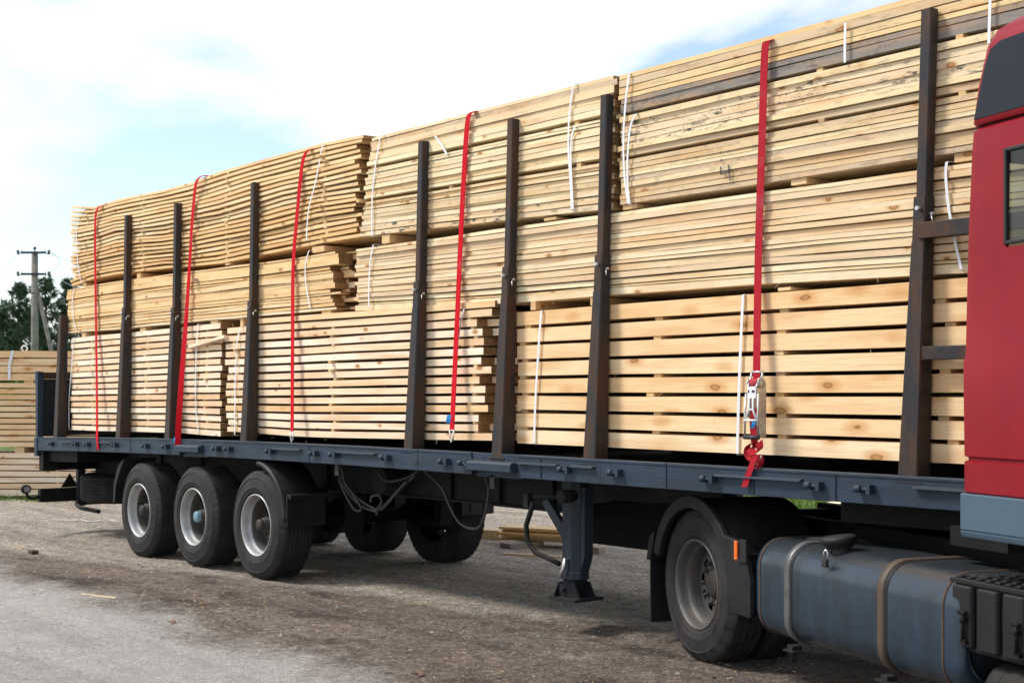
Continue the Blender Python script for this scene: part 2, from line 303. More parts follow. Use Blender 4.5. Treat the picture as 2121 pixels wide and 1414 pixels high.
def ground_material():
    m = bpy.data.materials.new('trodden_dirt_and_gravel'); nt, N, L = nodes(m)
    out = N('ShaderNodeOutputMaterial'); p = N('ShaderNodeBsdfPrincipled'); L(p.outputs[0], out.inputs[0])
    ge = N('ShaderNodeNewGeometry'); sx = N('ShaderNodeSeparateXYZ'); L(ge.outputs['Position'], sx.inputs[0])
    def nz(scale, detail=6, rough=0.6, s=(1, 1, 1), dist=0.0):
        mp = N('ShaderNodeMapping'); mp.inputs['Scale'].default_value = s; L(ge.outputs['Position'], mp.inputs[0])
        n = N('ShaderNodeTexNoise'); n.inputs['Scale'].default_value = scale; n.inputs['Detail'].default_value = detail
        n.inputs['Roughness'].default_value = rough; n.inputs['Distortion'].default_value = dist
        L(mp.outputs[0], n.inputs['Vector']); return n.outputs['Fac']
    def madd(a, k, b):
        n = N('ShaderNodeMath', operation='MULTIPLY_ADD'); L(a, n.inputs[0]); n.inputs[1].default_value = k
        if isinstance(b, (int, float)): n.inputs[2].default_value = b
        else: L(b, n.inputs[2])
        return n.outputs[0]
    def maprange(a, f0, f1, t0=0.0, t1=1.0, kind='SMOOTHSTEP'):
        n = N('ShaderNodeMapRange', interpolation_type=kind); L(a, n.inputs[0])
        for i, v in enumerate((f0, f1, t0, t1)): n.inputs[1 + i].default_value = v
        return n.outputs[0]
    def mul(a, b):
        n = N('ShaderNodeMath', operation='MULTIPLY'); L(a, n.inputs[0])
        if isinstance(b, (int, float)): n.inputs[1].default_value = b
        else: L(b, n.inputs[1])
        return n.outputs[0]
    big, mid, fine, grit = nz(0.5, 5), nz(2.2, 8, 0.7), nz(24, 10, 0.8), nz(120, 4, 0.8)
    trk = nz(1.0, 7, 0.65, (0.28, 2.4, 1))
    # dry dusty gravel is the base; everything else lies on it
    r1 = ramp(N, [(0.3, (0.21, 0.182, 0.154)), (0.5, (0.355, 0.314, 0.268)), (0.7, (0.48, 0.432, 0.376))]); L(fine, r1.inputs[0])
    col = r1.outputs[0]
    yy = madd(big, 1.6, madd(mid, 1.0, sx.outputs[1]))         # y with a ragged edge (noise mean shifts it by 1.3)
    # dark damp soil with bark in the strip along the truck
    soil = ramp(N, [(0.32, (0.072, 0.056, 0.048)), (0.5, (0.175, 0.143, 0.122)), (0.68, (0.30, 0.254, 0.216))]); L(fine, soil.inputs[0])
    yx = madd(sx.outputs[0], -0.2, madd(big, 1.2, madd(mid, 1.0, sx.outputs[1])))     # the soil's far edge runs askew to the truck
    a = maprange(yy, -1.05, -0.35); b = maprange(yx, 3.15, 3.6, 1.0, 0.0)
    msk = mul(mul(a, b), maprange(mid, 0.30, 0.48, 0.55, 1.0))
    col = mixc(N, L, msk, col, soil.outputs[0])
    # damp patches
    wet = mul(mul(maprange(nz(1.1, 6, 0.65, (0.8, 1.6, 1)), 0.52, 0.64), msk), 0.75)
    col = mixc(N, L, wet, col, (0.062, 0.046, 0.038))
    # sawdust drifts
    saw = mul(maprange(nz(0.9, 7, 0.7, (0.7, 1.5, 1)), 0.56, 0.68), maprange(fine, 0.42, 0.56))
    saw = mul(saw, maprange(sx.outputs[1], -2.2, -1.0))
    col = mixc(N, L, mul(saw, 0.6), col, (0.40, 0.29, 0.165))
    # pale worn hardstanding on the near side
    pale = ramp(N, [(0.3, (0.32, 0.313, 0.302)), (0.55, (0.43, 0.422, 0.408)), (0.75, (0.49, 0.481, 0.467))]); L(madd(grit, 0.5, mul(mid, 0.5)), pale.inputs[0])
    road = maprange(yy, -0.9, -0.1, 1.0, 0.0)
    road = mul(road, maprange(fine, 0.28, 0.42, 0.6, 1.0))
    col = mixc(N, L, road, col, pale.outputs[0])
    # meadow behind
    gr = ramp(N, [(0.35, (0.06, 0.11, 0.018)), (0.6, (0.11, 0.17, 0.035)), (0.75, (0.20, 0.18, 0.10))]); L(fine, gr.inputs[0])
    gm = maprange(madd(mid, 5.0, madd(big, 5.0, sx.outputs[1])), 14.2, 15.8)
    gx = maprange(madd(mid, -5.0, madd(big, -4.0, sx.outputs[0])), -33, -30, 1.0, 0.0)
    mxm = N('ShaderNodeMath', operation='MAXIMUM'); L(gm, mxm.inputs[0]); L(gx, mxm.inputs[1])
    col = mixc(N, L, mxm.outputs[0], col, gr.outputs[0])
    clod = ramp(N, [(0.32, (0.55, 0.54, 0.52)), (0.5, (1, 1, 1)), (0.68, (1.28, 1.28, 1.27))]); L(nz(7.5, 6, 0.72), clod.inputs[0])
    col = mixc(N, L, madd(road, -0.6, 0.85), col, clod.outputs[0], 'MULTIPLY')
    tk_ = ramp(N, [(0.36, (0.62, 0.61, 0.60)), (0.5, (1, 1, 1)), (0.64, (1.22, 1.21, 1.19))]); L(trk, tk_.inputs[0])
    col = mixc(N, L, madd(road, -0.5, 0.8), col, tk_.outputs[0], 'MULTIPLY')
    for sc_, f0, f1 in ((34, .50, .22), (85, .70, .30)):
        vo = N('ShaderNodeTexVoronoi'); vo.inputs['Scale'].default_value = sc_; L(ge.outputs['Position'], vo.inputs['Vector'])
        sp = N('ShaderNodeSeparateXYZ'); L(vo.outputs['Color'], sp.inputs[0])
        rv = ramp(N, [(0.0, (0.45, 0.44, 0.43)), (0.35, (0.85, 0.83, 0.80)), (0.7, (1.1, 1.08, 1.05)), (0.93, (1.35, 1.33, 1.30)), (1.0, (2.1, 2.05, 2.0))]); L(sp.outputs[0], rv.inputs[0])
        col = mixc(N, L, madd(road, f1 - f0, f0), col, rv.outputs[0], 'MULTIPLY')
    # bright and dark grit everywhere
    g1 = ramp(N, [(0.34, (0.42, 0.42, 0.42)), (0.5, (1, 1, 1)), (0.66, (1.4, 1.4, 1.4))]); L(grit, g1.inputs[0])
    col = mixc(N, L, 0.7, col, g1.outputs[0], 'MULTIPLY')
    L(col, p.inputs['Base Color']); p.inputs['Roughness'].default_value = 0.92; p.inputs['Specular IOR Level'].default_value = 0.2
    h = madd(fine, 1.0, madd(grit, 0.35, mul(mid, 1.2)))
    bp = N('ShaderNodeBump'); bp.inputs['Strength'].default_value = 0.85; bp.inputs['Distance'].default_value = 0.035
    L(h, bp.inputs['Height']); L(bp.outputs[0], p.inputs['Normal'])
    return m
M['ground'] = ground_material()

# ------------------------------------------------------------------ mesh builder
class MB:
    def __init__(s): s.v = []; s.f = []; s.mi = []; s.sm = []
    def add(s, vs, fs, mi=0, smooth=False):
        o = len(s.v); s.v += [tuple(p) for p in vs]
        for f in fs: s.f.append(tuple(o + i for i in f)); s.mi.append(mi); s.sm.append(smooth)
        return s
    def box(s, x0, x1, y0, y1, z0, z1, nx=1, mi=0):
        vs = []
        for i in range(nx + 1):
            x = x0 + (x1 - x0) * i / nx
            vs += [(x, y0, z0), (x, y1, z0), (x, y1, z1), (x, y0, z1)]
        fs = [(3, 2, 1, 0), tuple(4 * nx + k for k in range(4))]
        for i in range(nx):
            for k in range(4):
                a = 4 * i + k; b = 4 * i + (k + 1) % 4
                fs.append((a, b, b + 4, a + 4))
        return s.add(vs, fs, mi)
    def cbox(s, x0, x1, y0, y1, z0, z1, c=0.01, mi=0):
        """box with chamfered edges along z"""
        pts = [(x0 + c, y0), (x1 - c, y0), (x1, y0 + c), (x1, y1 - c), (x1 - c, y1), (x0 + c, y1), (x0, y1 - c), (x0, y0 + c)]
        return s.prism(pts, z0, z1, 'z', mi)
    def prism(s, pts, a, b, axis='y', mi=0, smooth=False):
        n = len(pts)
        def P(p, q):
            return {'y': (p[0], q, p[1]), 'z': (p[0], p[1], q), 'x': (q, p[0], p[1])}[axis]
        vs = [P(p, a) for p in pts] + [P(p, b) for p in pts]
        s.add(vs, [tuple(range(n - 1, -1, -1)), tuple(range(n, 2 * n))], mi)
        o = len(s.v) - 2 * n
        for i in range(n):
            j = (i + 1) % n
            s.f.append((o + i, o + j, o + n + j, o + n + i)); s.mi.append(mi); s.sm.append(smooth)
        return s
    def tube(s, path, r, n=8, mi=0, cap=True):
        path = [Vector(p) for p in path]; rr = r if isinstance(r, (list, tuple)) else [r] * len(path)
        vs = []; fs = []
        up = Vector((0, 0, 1)); prev = None
        for i, p in enumerate(path):
            t = (path[min(i + 1, len(path) - 1)] - path[max(i - 1, 0)])
            t = t.normalized() if t.length > 1e-9 else Vector((1, 0, 0))
            if prev is None:
                a = t.cross(up)
                if a.length < 0.1: a = t.cross(Vector((1, 0, 0)))
            else: a = prev - t * prev.dot(t)
            a.normalize(); prev = a; b = t.cross(a)
            for k in range(n):
                q = 2 * math.pi * k / n
                vs.append(p + (a * math.cos(q) + b * math.sin(q)) * rr[i])
        for i in range(len(path) - 1):
            for k in range(n):
                k2 = (k + 1) % n
                fs.append((i * n + k, i * n + k2, (i + 1) * n + k2, (i + 1) * n + k))
        s.add(vs, fs, mi, True)
        if cap:
            o = len(s.v) - len(vs); m = len(path) - 1
            s.f += [tuple(o + k for k in range(n - 1, -1, -1)), tuple(o + m * n + k for k in range(n))]
            s.mi += [mi, mi]; s.sm += [False, False]
        return s
    def lathe(s, prof, axis='y', c=(0, 0, 0), n=32, mi=0, closed=False, mod=None):
        """prof: list of (radius, position along the axis)"""
        vs = []; fs = []; m = len(prof)
        for k in range(n):
            q = 2 * math.pi * k / n
            for j, (r, h) in enumerate(prof):
                if mod: r = mod(j, k, r)
                a, b = r * math.cos(q), r * math.sin(q)
                vs.append({'y': (c[0] + a, c[1] + h, c[2] + b), 'z': (c[0] + a, c[1] + b, c[2] + h), 'x': (c[0] + h, c[1] + a, c[2] + b)}[axis])
        for k in range(n):
            k2 = (k + 1) % n
            for j in range(m - 1 if not closed else m):
                j2 = (j + 1) % m
                fs.append((k * m + j, k * m + j2, k2 * m + j2, k2 * m + j))
        return s.add(vs, fs, mi, True)
    def ribbon(s, pts, widths, thick=0.003, mi=0):
        """flat strap: pts centre line, widths half-width vectors"""
        pts = [Vector(p) for p in pts]; ws = [Vector(w) for w in widths]
        vs = []; fs = []
        for i, p in enumerate(pts):
            t = (pts[min(i + 1, len(pts) - 1)] - pts[max(i - 1, 0)]).normalized()
            nrm = t.cross(ws[i]).normalized() * thick * 0.5
            vs += [p - ws[i] - nrm, p + ws[i] - nrm, p + ws[i] + nrm, p - ws[i] + nrm]
        for i in range(len(pts) - 1):
            for k in range(4):
                k2 = (k + 1) % 4
                fs.append((4 * i + k, 4 * i + k2, 4 * i + 4 + k2, 4 * i + 4 + k))
        e = 4 * (len(pts) - 1)
        fs += [(3, 2, 1, 0), (e, e + 1, e + 2, e + 3)]
        return s.add(vs, fs, mi)
    def build(s, name, mats, parent=None, origin=(0, 0, 0), bend=False, bevel=0.0, ang=40):
        me = bpy.data.meshes.new(name)
        o = Vector(origin)
        vs = s.v
        if bend: vs = [(x, y, z + droop(x)) for x, y, z in vs]
        me.from_pydata([(x - o.x, y - o.y, z - o.z) for x, y, z in vs], [], s.f)
        for m in (mats if isinstance(mats, (list, tuple)) else [mats]): me.materials.append(m)
        me.polygons.foreach_set('material_index', s.mi)
        me.polygons.foreach_set('use_smooth', s.sm)
        me.validate(); me.update()
        ob = bpy.data.objects.new(name, me); COL.objects.link(ob)
        if parent: ob.parent = parent
        else: ob.location = o
        if bevel:
            b = ob.modifiers.new('bevel', 'BEVEL'); b.width = bevel; b.segments = 2; b.limit_method = 'ANGLE'; b.angle_limit = R(35)
        return ob

def tag(o, label, cat, group=None, kind=None):
    if label: o['label'] = label
    if cat: o['category'] = cat
    if group: o['group'] = group
    if kind: o['kind'] = kind
    return o
def thing(name, label, cat, loc=(0, 0, 0), rz=0, group=None):
    o = bpy.data.objects.new(name, None); COL.objects.link(o)
    o.location = loc; o.rotation_euler = (0, 0, rz); o.empty_display_size = 0.2
    return tag(o, label, cat, group)
def node(name, parent, loc=(0, 0, 0), rot=(0, 0, 0)):
    o = bpy.data.objects.new(name, None); COL.objects.link(o)
    o.parent = parent; o.location = loc; o.rotation_euler = rot; o.empty_display_size = 0.1
    return o
def copy_tree(o, parent=None):
    c = o.copy(); COL.objects.link(c); c.parent = parent
    for ch in list(o.children): copy_tree(ch, c)
    return c

# ------------------------------------------------------------------ ground
def axis_lines(a, b, step, far):
    xs = [a + step * i for i in range(int((b - a) / step) + 1)]
    d = step; x = a; lo = []
    while x > -far: d *= 1.22; x -= d; lo.append(x)
    d = step; x = xs[-1]; hi = []
    while x < far: d *= 1.22; x += d; hi.append(x)
    return lo[::-1] + xs + hi
gx_, gy_ = axis_lines(-19.5, -3.0, 0.09, 900), axis_lines(-5.0, 7.0, 0.08, 900)
g = MB()
nyg = len(gy_)
gv = [(x, y, gz(x, y)) for x in gx_ for y in gy_]
gf = [(i * nyg + j, (i + 1) * nyg + j, (i + 1) * nyg + j + 1, i * nyg + j + 1) for i in range(len(gx_) - 1) for j in range(nyg - 1)]
g.add(gv, gf, 0, True)
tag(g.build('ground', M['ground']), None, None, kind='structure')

# ------------------------------------------------------------------ semi-trailer
TW = 2.50
trailer = thing('flatbed_trailer', 'long blue grey flatbed semi-trailer loaded with lumber, with rusty steel side stakes', 'trailer', (-11, 1.25, 0))
TO = (-11, 1.25, 0)
X0, X1 = -18.22, -3.98
def tpart(mb, name, mat, parent=None, bend=True, **k): return mb.build(name, mat, parent or trailer, TO, bend, **k)

m = MB()
for i in range(14):
    y0 = 0.075 + i * 0.168
    m.box(X0 + .03, X1 - .03, y0, y0 + 0.162, 1.262, 1.300, nx=16)
tpart(m, 'deck', M['deck'])
# near side rail in butted lengths, each with a small joint
joints = [72, 270, 520, 865, 1243, 1380, None]
jx = [X_at(u, 0) if u else X1 for u in joints]; jx[0] = X0
cuts = [(X_at(371, 0), X_at(421, 0)), (X_at(976, 0), X_at(1071, 0))]
rail = MB()
def rail_len(a, b, dy):
    rail.box(a + .002, b - .002, 0.0 + dy, 0.062, 1.165, 1.338, nx=max(1, int((b - a) / 0.8)))
    rail.box(a + .002, b - .002, -0.006 + dy, 0.0 + dy, 1.318, 1.336, nx=max(1, int((b - a) / 0.8)))
for i in range(len(jx) - 1):
    segs = [(jx[i], jx[i + 1])]
    for c0, c1 in cuts:
        segs = [s for (a, b) in segs for s in (([(a, c0), (c1, b)] if a < c0 and c1 < b else [(a, b)]))]
    for a, b in segs: rail_len(a, b, (0.0, 0.004, 0.001, 0.003, 0.0, 0.004)[i])
for c0, c1 in cuts:                                        # short recessed lengths
    rail.box(c0 - .001, c1 + .001, 0.012, 0.058, 1.275, 1.337)
    rail.box(c0 - .001, c1 + .001, 0.05, 0.06, 1.15, 1.275)
near_rail = tpart(rail, 'side_rail', M['rail'], bevel=0.004)
for c0, c1 in cuts:
    s_ = MB(); s_.prism([(0.03, 1.285), (-0.045, 1.275), (-0.06, 1.262), (-0.06, 1.205), (-0.045, 1.20), (0.03, 1.215)], c0 + .01, c1 - .01, 'x')
    tpart(s_, 'folding_step', M['rail'], near_rail, bevel=0.004)
for u in (105, 156, 180, 237, 300, 342, 447, 472, 558, 649, 690, 797, 919, 960, 1168, 1272, 1465, 1684, 1788):
    x = X_at(u, -.02); h = MB(); z = 1.252
    h.tube([(x - .05, -.03, z), (x - .005, -.03, z)], 0.023, 10)
    h.tube([(x - .005, -.03, z), (x + .06, -.03, z)], 0.013, 8)
    h.box(x + .035, x + .062, -.046, 0.0, z - .026, z + .026)
    h.box(x - .035, x - .015, -.03, 0.0, z - .02, z + .02)
    h.prism([(x - .05, z + .022), (x + .03, z + .026), (x + .03, z + .015), (x - .05, z + .012)], -.035, 0, 'y')
    tpart(h, 'rope_hook', M['rail'], near_rail)
for u0, u1 in ((127, 152), (205, 232), (565, 625), (700, 780), (1075, 1157), (1186, 1232), (1485, 1663), (1895, 2030)):
    a, b = X_at(u0, 0), X_at(u1, 0); h = MB()
    h.prism([(0.0, 1.288), (-0.032, 1.279), (-0.034, 1.272), (0.0, 1.276)], a, b, 'x')
    tpart(h, 'ledge_strip', M['rail'], near_rail)
m = MB(); m.box(X0, X1, TW - .062, TW, 1.165, 1.338, nx=16); tpart(m, 'side_rail', M['rail'])
m = MB()
for (xa, za), (xb, zb) in (((0, 1.245), (.035, 1.205)), ((.07, 1.245), (.035, 1.205)), ((.035, 1.205), (.035, 1.172)), ((-.01, 1.265), (.09, 1.263))):
    xo = X_at(853, 0); d = Vector((xb - xa, 0, zb - za)); nv = Vector((-d.z, 0, d.x)).normalized() * .0025
    q = [Vector((xo + xa, -.0015, za)), Vector((xo + xb, -.0015, zb))]
    m.add([q[0] - nv, q[1] - nv, q[1] + nv, q[0] + nv, q[0] - nv + Vector((0, .005, 0)), q[1] - nv + Vector((0, .005, 0)), q[1] + nv + Vector((0, .005, 0)), q[0] + nv + Vector((0, .005, 0))], [(0, 1, 2, 3), (7, 6, 5, 4), (0, 4, 5, 1), (1, 5, 6, 2), (2, 6, 7, 3), (3, 7, 4, 0)])
o_ = tpart(m, 'scratched_mark', M['hub_dark'], near_rail); o_['kind'] = 'stuff'
for u in (200, 420, 640, 1000, 1120, 1560, 1730):
    x = X_at(u, 0); m = MB(); m.box(x - .003, x + .003, -.0045, .0, 1.166, 1.316); tpart(m, 'weld_seam', M['rail'], near_rail)
# chassis
for y in (0.72, 1.72):
    m = MB()
    m.box(X0 + .1, -8.35, y + .04, y + .055, 0.86, 1.15, nx=14)
    m.box(X0 + .1, -8.35, y, y + .10, 0.84, 0.86, nx=14); m.box(X0 + .1, -8.35, y, y + .10, 1.15, 1.168, nx=14)
    m.prism([(-8.35, .84), (-7.9, .97), ((-6.85, 1.0) if y < 1 else (-7.75, .98)), ((-6.7, 1.118) if y < 1 else (-7.6, 1.118)), (X1, 1.118), (X1, 1.16), (-8.35, 1.16)], y + .035, y + .06, 'y')
    for x in (-17.2, -16.0, -14.9, -13.5, -12.1, -11.0, -10.0, -9.3, -8.6): m.box(x, x + .012, y + .002, y + .098, .861, 1.149)
    tpart(m, 'chassis_beam', M['chassis'], bevel=0.003)
for i in range(17):
    x = X0 + 0.35 + i * 0.86
    m = MB(); m.box(x, x + .06, .06, TW - .06, 1.17, 1.258); tpart(m, 'cross_member', M['chassis'])
m = MB(); m.box(X0 + .02, X0 + .16, .03, TW - .03, .90, 1.16); m.box(X0 + .16, X0 + 1.15, .10, TW - .1, 1.02, 1.16)
m.prism([(X0 + .02, 1.16), (X0 - .06, 1.10), (X0 - .03, .99), (X0 + .02, .99)], .10, .16, 'y')
tpart(m, 'rear_cross_beam', M['chassis_dark'])
# tail board
tg = MB(); tg.box(X0 - .03, X0 + .05, 0.0, .075, 1.336, 2.20); tg.box(X0 - .05, X0 + .05, -.012, .08, 1.09, 1.334)
tb = tpart(tg, 'tail_board', M['rail'], bevel=0.004)
m = MB(); m.box(X0 - .034, X0 - .012, -.004, .055, 2.02, 2.205); tpart(m, 'paint_patch', M['rail_blue'], tb)
m = MB(); m.box(X0, X0 + .03, .08, TW - .08, 1.36, 2.10)
for y in (.35, .85, 1.35, 1.85): m.box(X0 + .03, X0 + .045, y, y + .05, 1.36, 2.10)
tpart(m, 'panel', M['tail_panel'], tb)
m = MB(); m.box(X0 - .02, X0 + .06, .077, TW, 2.105, 2.19); tpart(m, 'top_bar', M['stake'], tb)
m = MB(); m.box(X0 - .03, X0 + .05, TW - .075, TW, 1.336, 2.10); tpart(m, 'post', M['rail'], tb)

# stakes (near side); the tall square tube slides in a wider tapering socket
def stake(x, top, y=0.075, lean=0.02, scale=1.0, s1=2.62, s2=2.42, far=False):
    b = MB(); w0, w1, w2 = 0.066 * scale, 0.046 * scale, 0.036 * scale
    fw = .026 if x > -12 else .016                       # stakes stand a little raked towards the cab
    def ring(mb, x, yi, w, z0, z1, w_top=None):
        wt_ = w if w_top is None else w_top; c = 0.008
        def sec(w, yc, z):
            q = x + fw * (z - 1.3)
            return [(q - w + c, yc - w, z), (q + w - c, yc - w, z), (q + w, yc - w + c, z), (q + w, yc + w - c, z), (q + w - c, yc + w, z), (q - w + c, yc + w, z), (q - w, yc + w - c, z), (q - w, yc - w + c, z)]
        vs = sec(w, yi + (.066 - w), z0) + sec(wt_, yi + (.066 - wt_) + lean * (z1 - z0) / 2.5, z1)
        fs = [tuple(range(7, -1, -1)), tuple(range(8, 16))] + [(k, (k + 1) % 8, 8 + (k + 1) % 8, 8 + k) for k in range(8)]
        mb.add(vs, fs)
    ring(b, x, y, w0, 1.30, s2, w1)
    st = tpart(b, 'stake', M['stake'])
    if top > s2:
        c = MB(); ring(c, x, y + lean * .5, w1 - .002, s2, s1, w1 - .003); tpart(c, 'sleeve', M['stake'], st)
        d = MB(); ring(d, x, y + lean * .6, w2, s1, top); tpart(d, 'post', M['stake'], st)
        e = MB(); yc = y + (.066 - w1) - w1; xb_ = x; x = x + fw * (s1 - 1.4)
        e.tube([(x + .01, yc + .02, s1 - .07), (x + .01, yc - .02, s1 - .07)], 0.012, 8)
        e2 = MB(); e2.tube([(x + w1 - .01, y + .03, s1 - .10), (x + w1 + .022, y + .03, s1 - .10)], 0.010, 8)
        e2.tube([(x + w1 + .01, y + .03, s1 - .10), (x + w1 + .03, y + .00, s1 - .12), (x + w1 + .045, y - .01, s1 - .15)], 0.004, 5)
        tpart(e2, 'pin_clip', M['zinc'], st)
        tpart(e, 'locking_pin', M['zinc'], st); x = xb_
    w = MB(); w.box(x - w0 - .02, x + w0 + .035, y - w0 - .008, y + w0 + .03, 1.300, 1.3055); tpart(w, 'base_plate', M['stake'], st)
    return st
stakes = [(125, 2.83, None), (255, 3.88, (2.80, 2.61)), (357, 3.88, (2.74, 2.56)), (516, 3.90, (2.72, 2.50)), (859, 3.90, (2.73, 2.51)), (1043, 3.90, (2.77, 2.53)), (1235, 3.91, (2.78, 2.52)), (1896, 3.945, (2.90, 2.645))]
SX = []
for u, top, st in stakes:
    x = X_at(u, .075) - .01; SX.append(x)
    d = -droop(x)
    if st is None: stake(x, 2.6 + d, s2=2.80 + d, s1=9)
    else: stake(x, top + d, s1=st[0] + d, s2=st[1] + d)
# frame bars running forward from the foremost stake to the front post
xf = X1 + 0.035
m = MB(); m.cbox(xf - .04, xf + .04, .02, .13, 1.06, 3.40, .008); fpost = tpart(m, 'front_post', M['stake'])
for (za, zb) in ((2.66, 2.75), (1.985, 2.06)):
    m = MB(); m.box(SX[-1] + .045, xf - .048, .045, .115, za, zb); tpart(m, 'frame_bar', M['stake'], bevel=.004)

# wheels -------------------------------------------------------------
def tyre_mesh(Rt=0.535, W=0.375, rim_r=0.292, n=132, ribs=6, lug=0.009, notch=3, seed=1):
    prof = [(rim_r, 0.03), (rim_r + .02, 0.008), (rim_r + .035, 0.002), (rim_r + .040, -0.003), (rim_r + .07, -0.006), (rim_r + .076, -0.010), (rim_r + .084, -0.010), (rim_r + .09, -0.007), (rim_r + .13, -0.006), (Rt - .078, 0.004), (Rt - .070, -0.001), (Rt - .035, 0.018), (Rt - .012, 0.030)]
    lugs = {len(prof) - 1, len(prof) - 2}
    tread = []
    a, b = 0.042, W - 0.042
    lw = (b - a) / (ribs + 1); gw = 0.0048
    tread.append((Rt, a))
    for i in range(1, ribs + 1):
        c = a + lw * i
        tread += [(Rt, c - gw), (Rt - .009, c - gw * .6), (Rt - .009, c + gw * .6), (Rt, c + gw)]
    tread.append((Rt, b))
    back = [(r, W - h) for r, h in prof[::-1]]
    allp = prof + tread + back
    first = len(prof) - 1
    lugs |= {first + 1, len(prof) + len(tread) - 2 + 1, len(prof) + len(tread), len(prof) + len(tread) + 1}
    def mod(j, k, r):
        if j in lugs and (k % notch == 0): return r - lug
        z = 0.0
        return r
    return MB().lathe(allp, 'y', n=n, mod=mod)
def rim_mesh(depth, rim_r=0.305, disc_r0=0.20):
    prof = [(rim_r - .014, .045), (rim_r, .018), (rim_r + .003, .006), (rim_r - .004, 0.0), (rim_r - .012, .004), (rim_r - .02, .03), (rim_r - .026, .055), (rim_r - .03, .075), (rim_r - .040, .085), (rim_r - .043, depth * .5)]
    return MB().lathe(prof, 'y', n=48)
def squash(mb, Rt, W):
    flat = Rt - .022; out = []
    for x, y, z in mb.v:
        if z < -Rt * .55:
            k = smooth(-Rt * .55, -flat, z); y += (y - W / 2) / (W / 2) * .012 * k
        out.append((x, y, max(z, -flat)))
    mb.v = out; return mb
def crisp(o):
    o.modifiers.new('edges', 'EDGE_SPLIT').split_angle = R(28); return o
def wheel(parent, loc, kind, hub='hub', rz=0.0, spin=0.0, dual_inner=False):
    w = node('wheel', parent, (loc[0], loc[1], loc[2] - .018), (0, 0, rz))
    wheel_parts(w, kind, hub, dual_inner)
    for c in w.children:
        if c.name.split('.')[0] != 'tyre': c.rotation_euler = (0, spin, 0)
    return w
def wheel_parts(w, kind, hub, dual_inner):
    if kind == 'trailer':
        crisp(squash(tyre_mesh(), .535, .375).build('tyre', M['tyre'], w)); depth = 0.20; rimm = M['rim']
    else:
        crisp(squash(tyre_mesh(0.525, 0.285, 0.288, 96, 3, 0.016, 4), .525, .285).build('tyre', M['tyre'], w)); depth = 0.15; rimm = M['rim_dirty']
    if dual_inner: return w
    rim_mesh(depth).build('rim', rimm, w)
    # disc with hand holes
    d = MB(); n = 60; r0, r1, r2, r3 = 0.10, 0.158, 0.205, 0.2455
    y = depth + .006
    vs = []; fs = []
    holes = 10 if kind != 'trailer' else 10
    for k in range(n):
        q = 2 * math.pi * k / n
        inhole = (k % (n // holes)) in (0, 1, 2)
        for r, yy in ((r0, y + .0), (r1, y - .004), (r2, y + .0), (r3, y + .004)): vs.append((r * math.cos(q), yy, r * math.sin(q)))
    for k in range(n):
        k2 = (k + 1) % n
        hole = (k % 6) in (0, 1, 2)
        for j in range(3):
            if j == 1 and hole: continue
            fs.append((k * 4 + j, k * 4 + j + 1, k2 * 4 + j + 1, k2 * 4 + j))
    d.add(vs, fs, 0, True)
    d.lathe([(.2622, depth * .5 - .001), (.255, depth * .55), (.248, depth * .7), (.2455, y + .004)], 'y', n=48)
    d.build('disc', M['hub_dark'] if kind == 'trailer' else rimm, w)
    h = MB(); out = 0.02 if kind == 'trailer' else 0.06
    if kind == 'trailer':
        h.lathe([(0.118, y + .03), (0.118, y - .03), (0.10, y - .045), (0.078, y - .055), (0.072, y - .125), (0.062, y - .135)], 'y', n=24)
        c = MB(); c.lathe([(0.060, y - .13), (0.060, y - .168), (0.052, y - .175), (0.0005, y - .175)], 'y', n=8)
        c.build('hub_cap', M[hub], w)
    else:
        h.lathe([(0.112, y + .03), (0.112, y - .01), (0.10, y - .02), (0.085, y - .035), (0.07, y - .04), (0.0005, y - .04)], 'y', n=24)
    h.build('hub', M['hub'], w)
    nb = MB()
    for k in range(10):
        q = 2 * math.pi * (k + .5) / 10
        nb.lathe([(0.017, y), (0.017, y - .028), (0.010, y - .03), (0.010, y - .045), (0.0005, y - .045)], 'y', (0.137 * math.cos(q), 0, 0.137 * math.sin(q)), 6)
    nb.build('wheel_nuts', M['hub'], w)['kind'] = 'stuff'
    if kind == 'trailer':
        vb = MB(); vb.tube([(-.20, depth - .06, .03), (-.18, .06, .03)], .006, 6); vb.build('valve', M['chassis_dark'], w)
    return w
AX = [-15.02, -13.64, -12.26]
for i, x in enumerate(AX):
    zc = 0.533 + max(droop(x), -.07)
    lx = (x - TO[0], 0.012 - TO[1], zc)
    wheel(trailer, lx, 'trailer', ('hub', 'hub_blue', 'hub')[i], spin=i * 1.3 + .2)
    wheel(trailer, (x - TO[0], TW - .012 - TO[1], zc), 'trailer', 'hub', rz=math.pi, spin=i * 0.7)
    m = MB(); m.tube([(x, .3, zc), (x, TW - .3, zc)], .068, 14); m.lathe([(.20, .21), (.205, .22), (.205, .38), (.16, .40), (.05, .40)], 'y', (x, 0, zc), 24); m.lathe([(.20, TW - .21), (.205, TW - .22), (.205, TW - .38), (.16, TW - .40), (.05, TW - .40)], 'y', (x, 0, zc), 24)
    ax = m.build('axle', M['chassis_dark'], trailer, TO)
    for y in (.66, 1.74):
        m = MB(); d = droop(x)
        m.prism([(x + .62, .82 + d), (x + .78, .82 + d), (x + .74, .46 + d), (x + .66, .46 + d)], y - .03, y + .13, 'y')
        m.tube([(x + .70, y + .05, .50 + d), (x + .2, y + .05, .44 + d), (x, y + .05, .60 + d), (x - .3, y + .05, .46 + d), (x - .46, y + .05, .52 + d)], .045, 6)
        m.lathe([(.10, .50 + d), (.125, .56 + d), (.125, .78 + d), (.10, .84 + d)], 'z', (x - .42, y + .05, 0), 16)
        m.build('suspension_arm', M['chassis_dark'], trailer, TO)
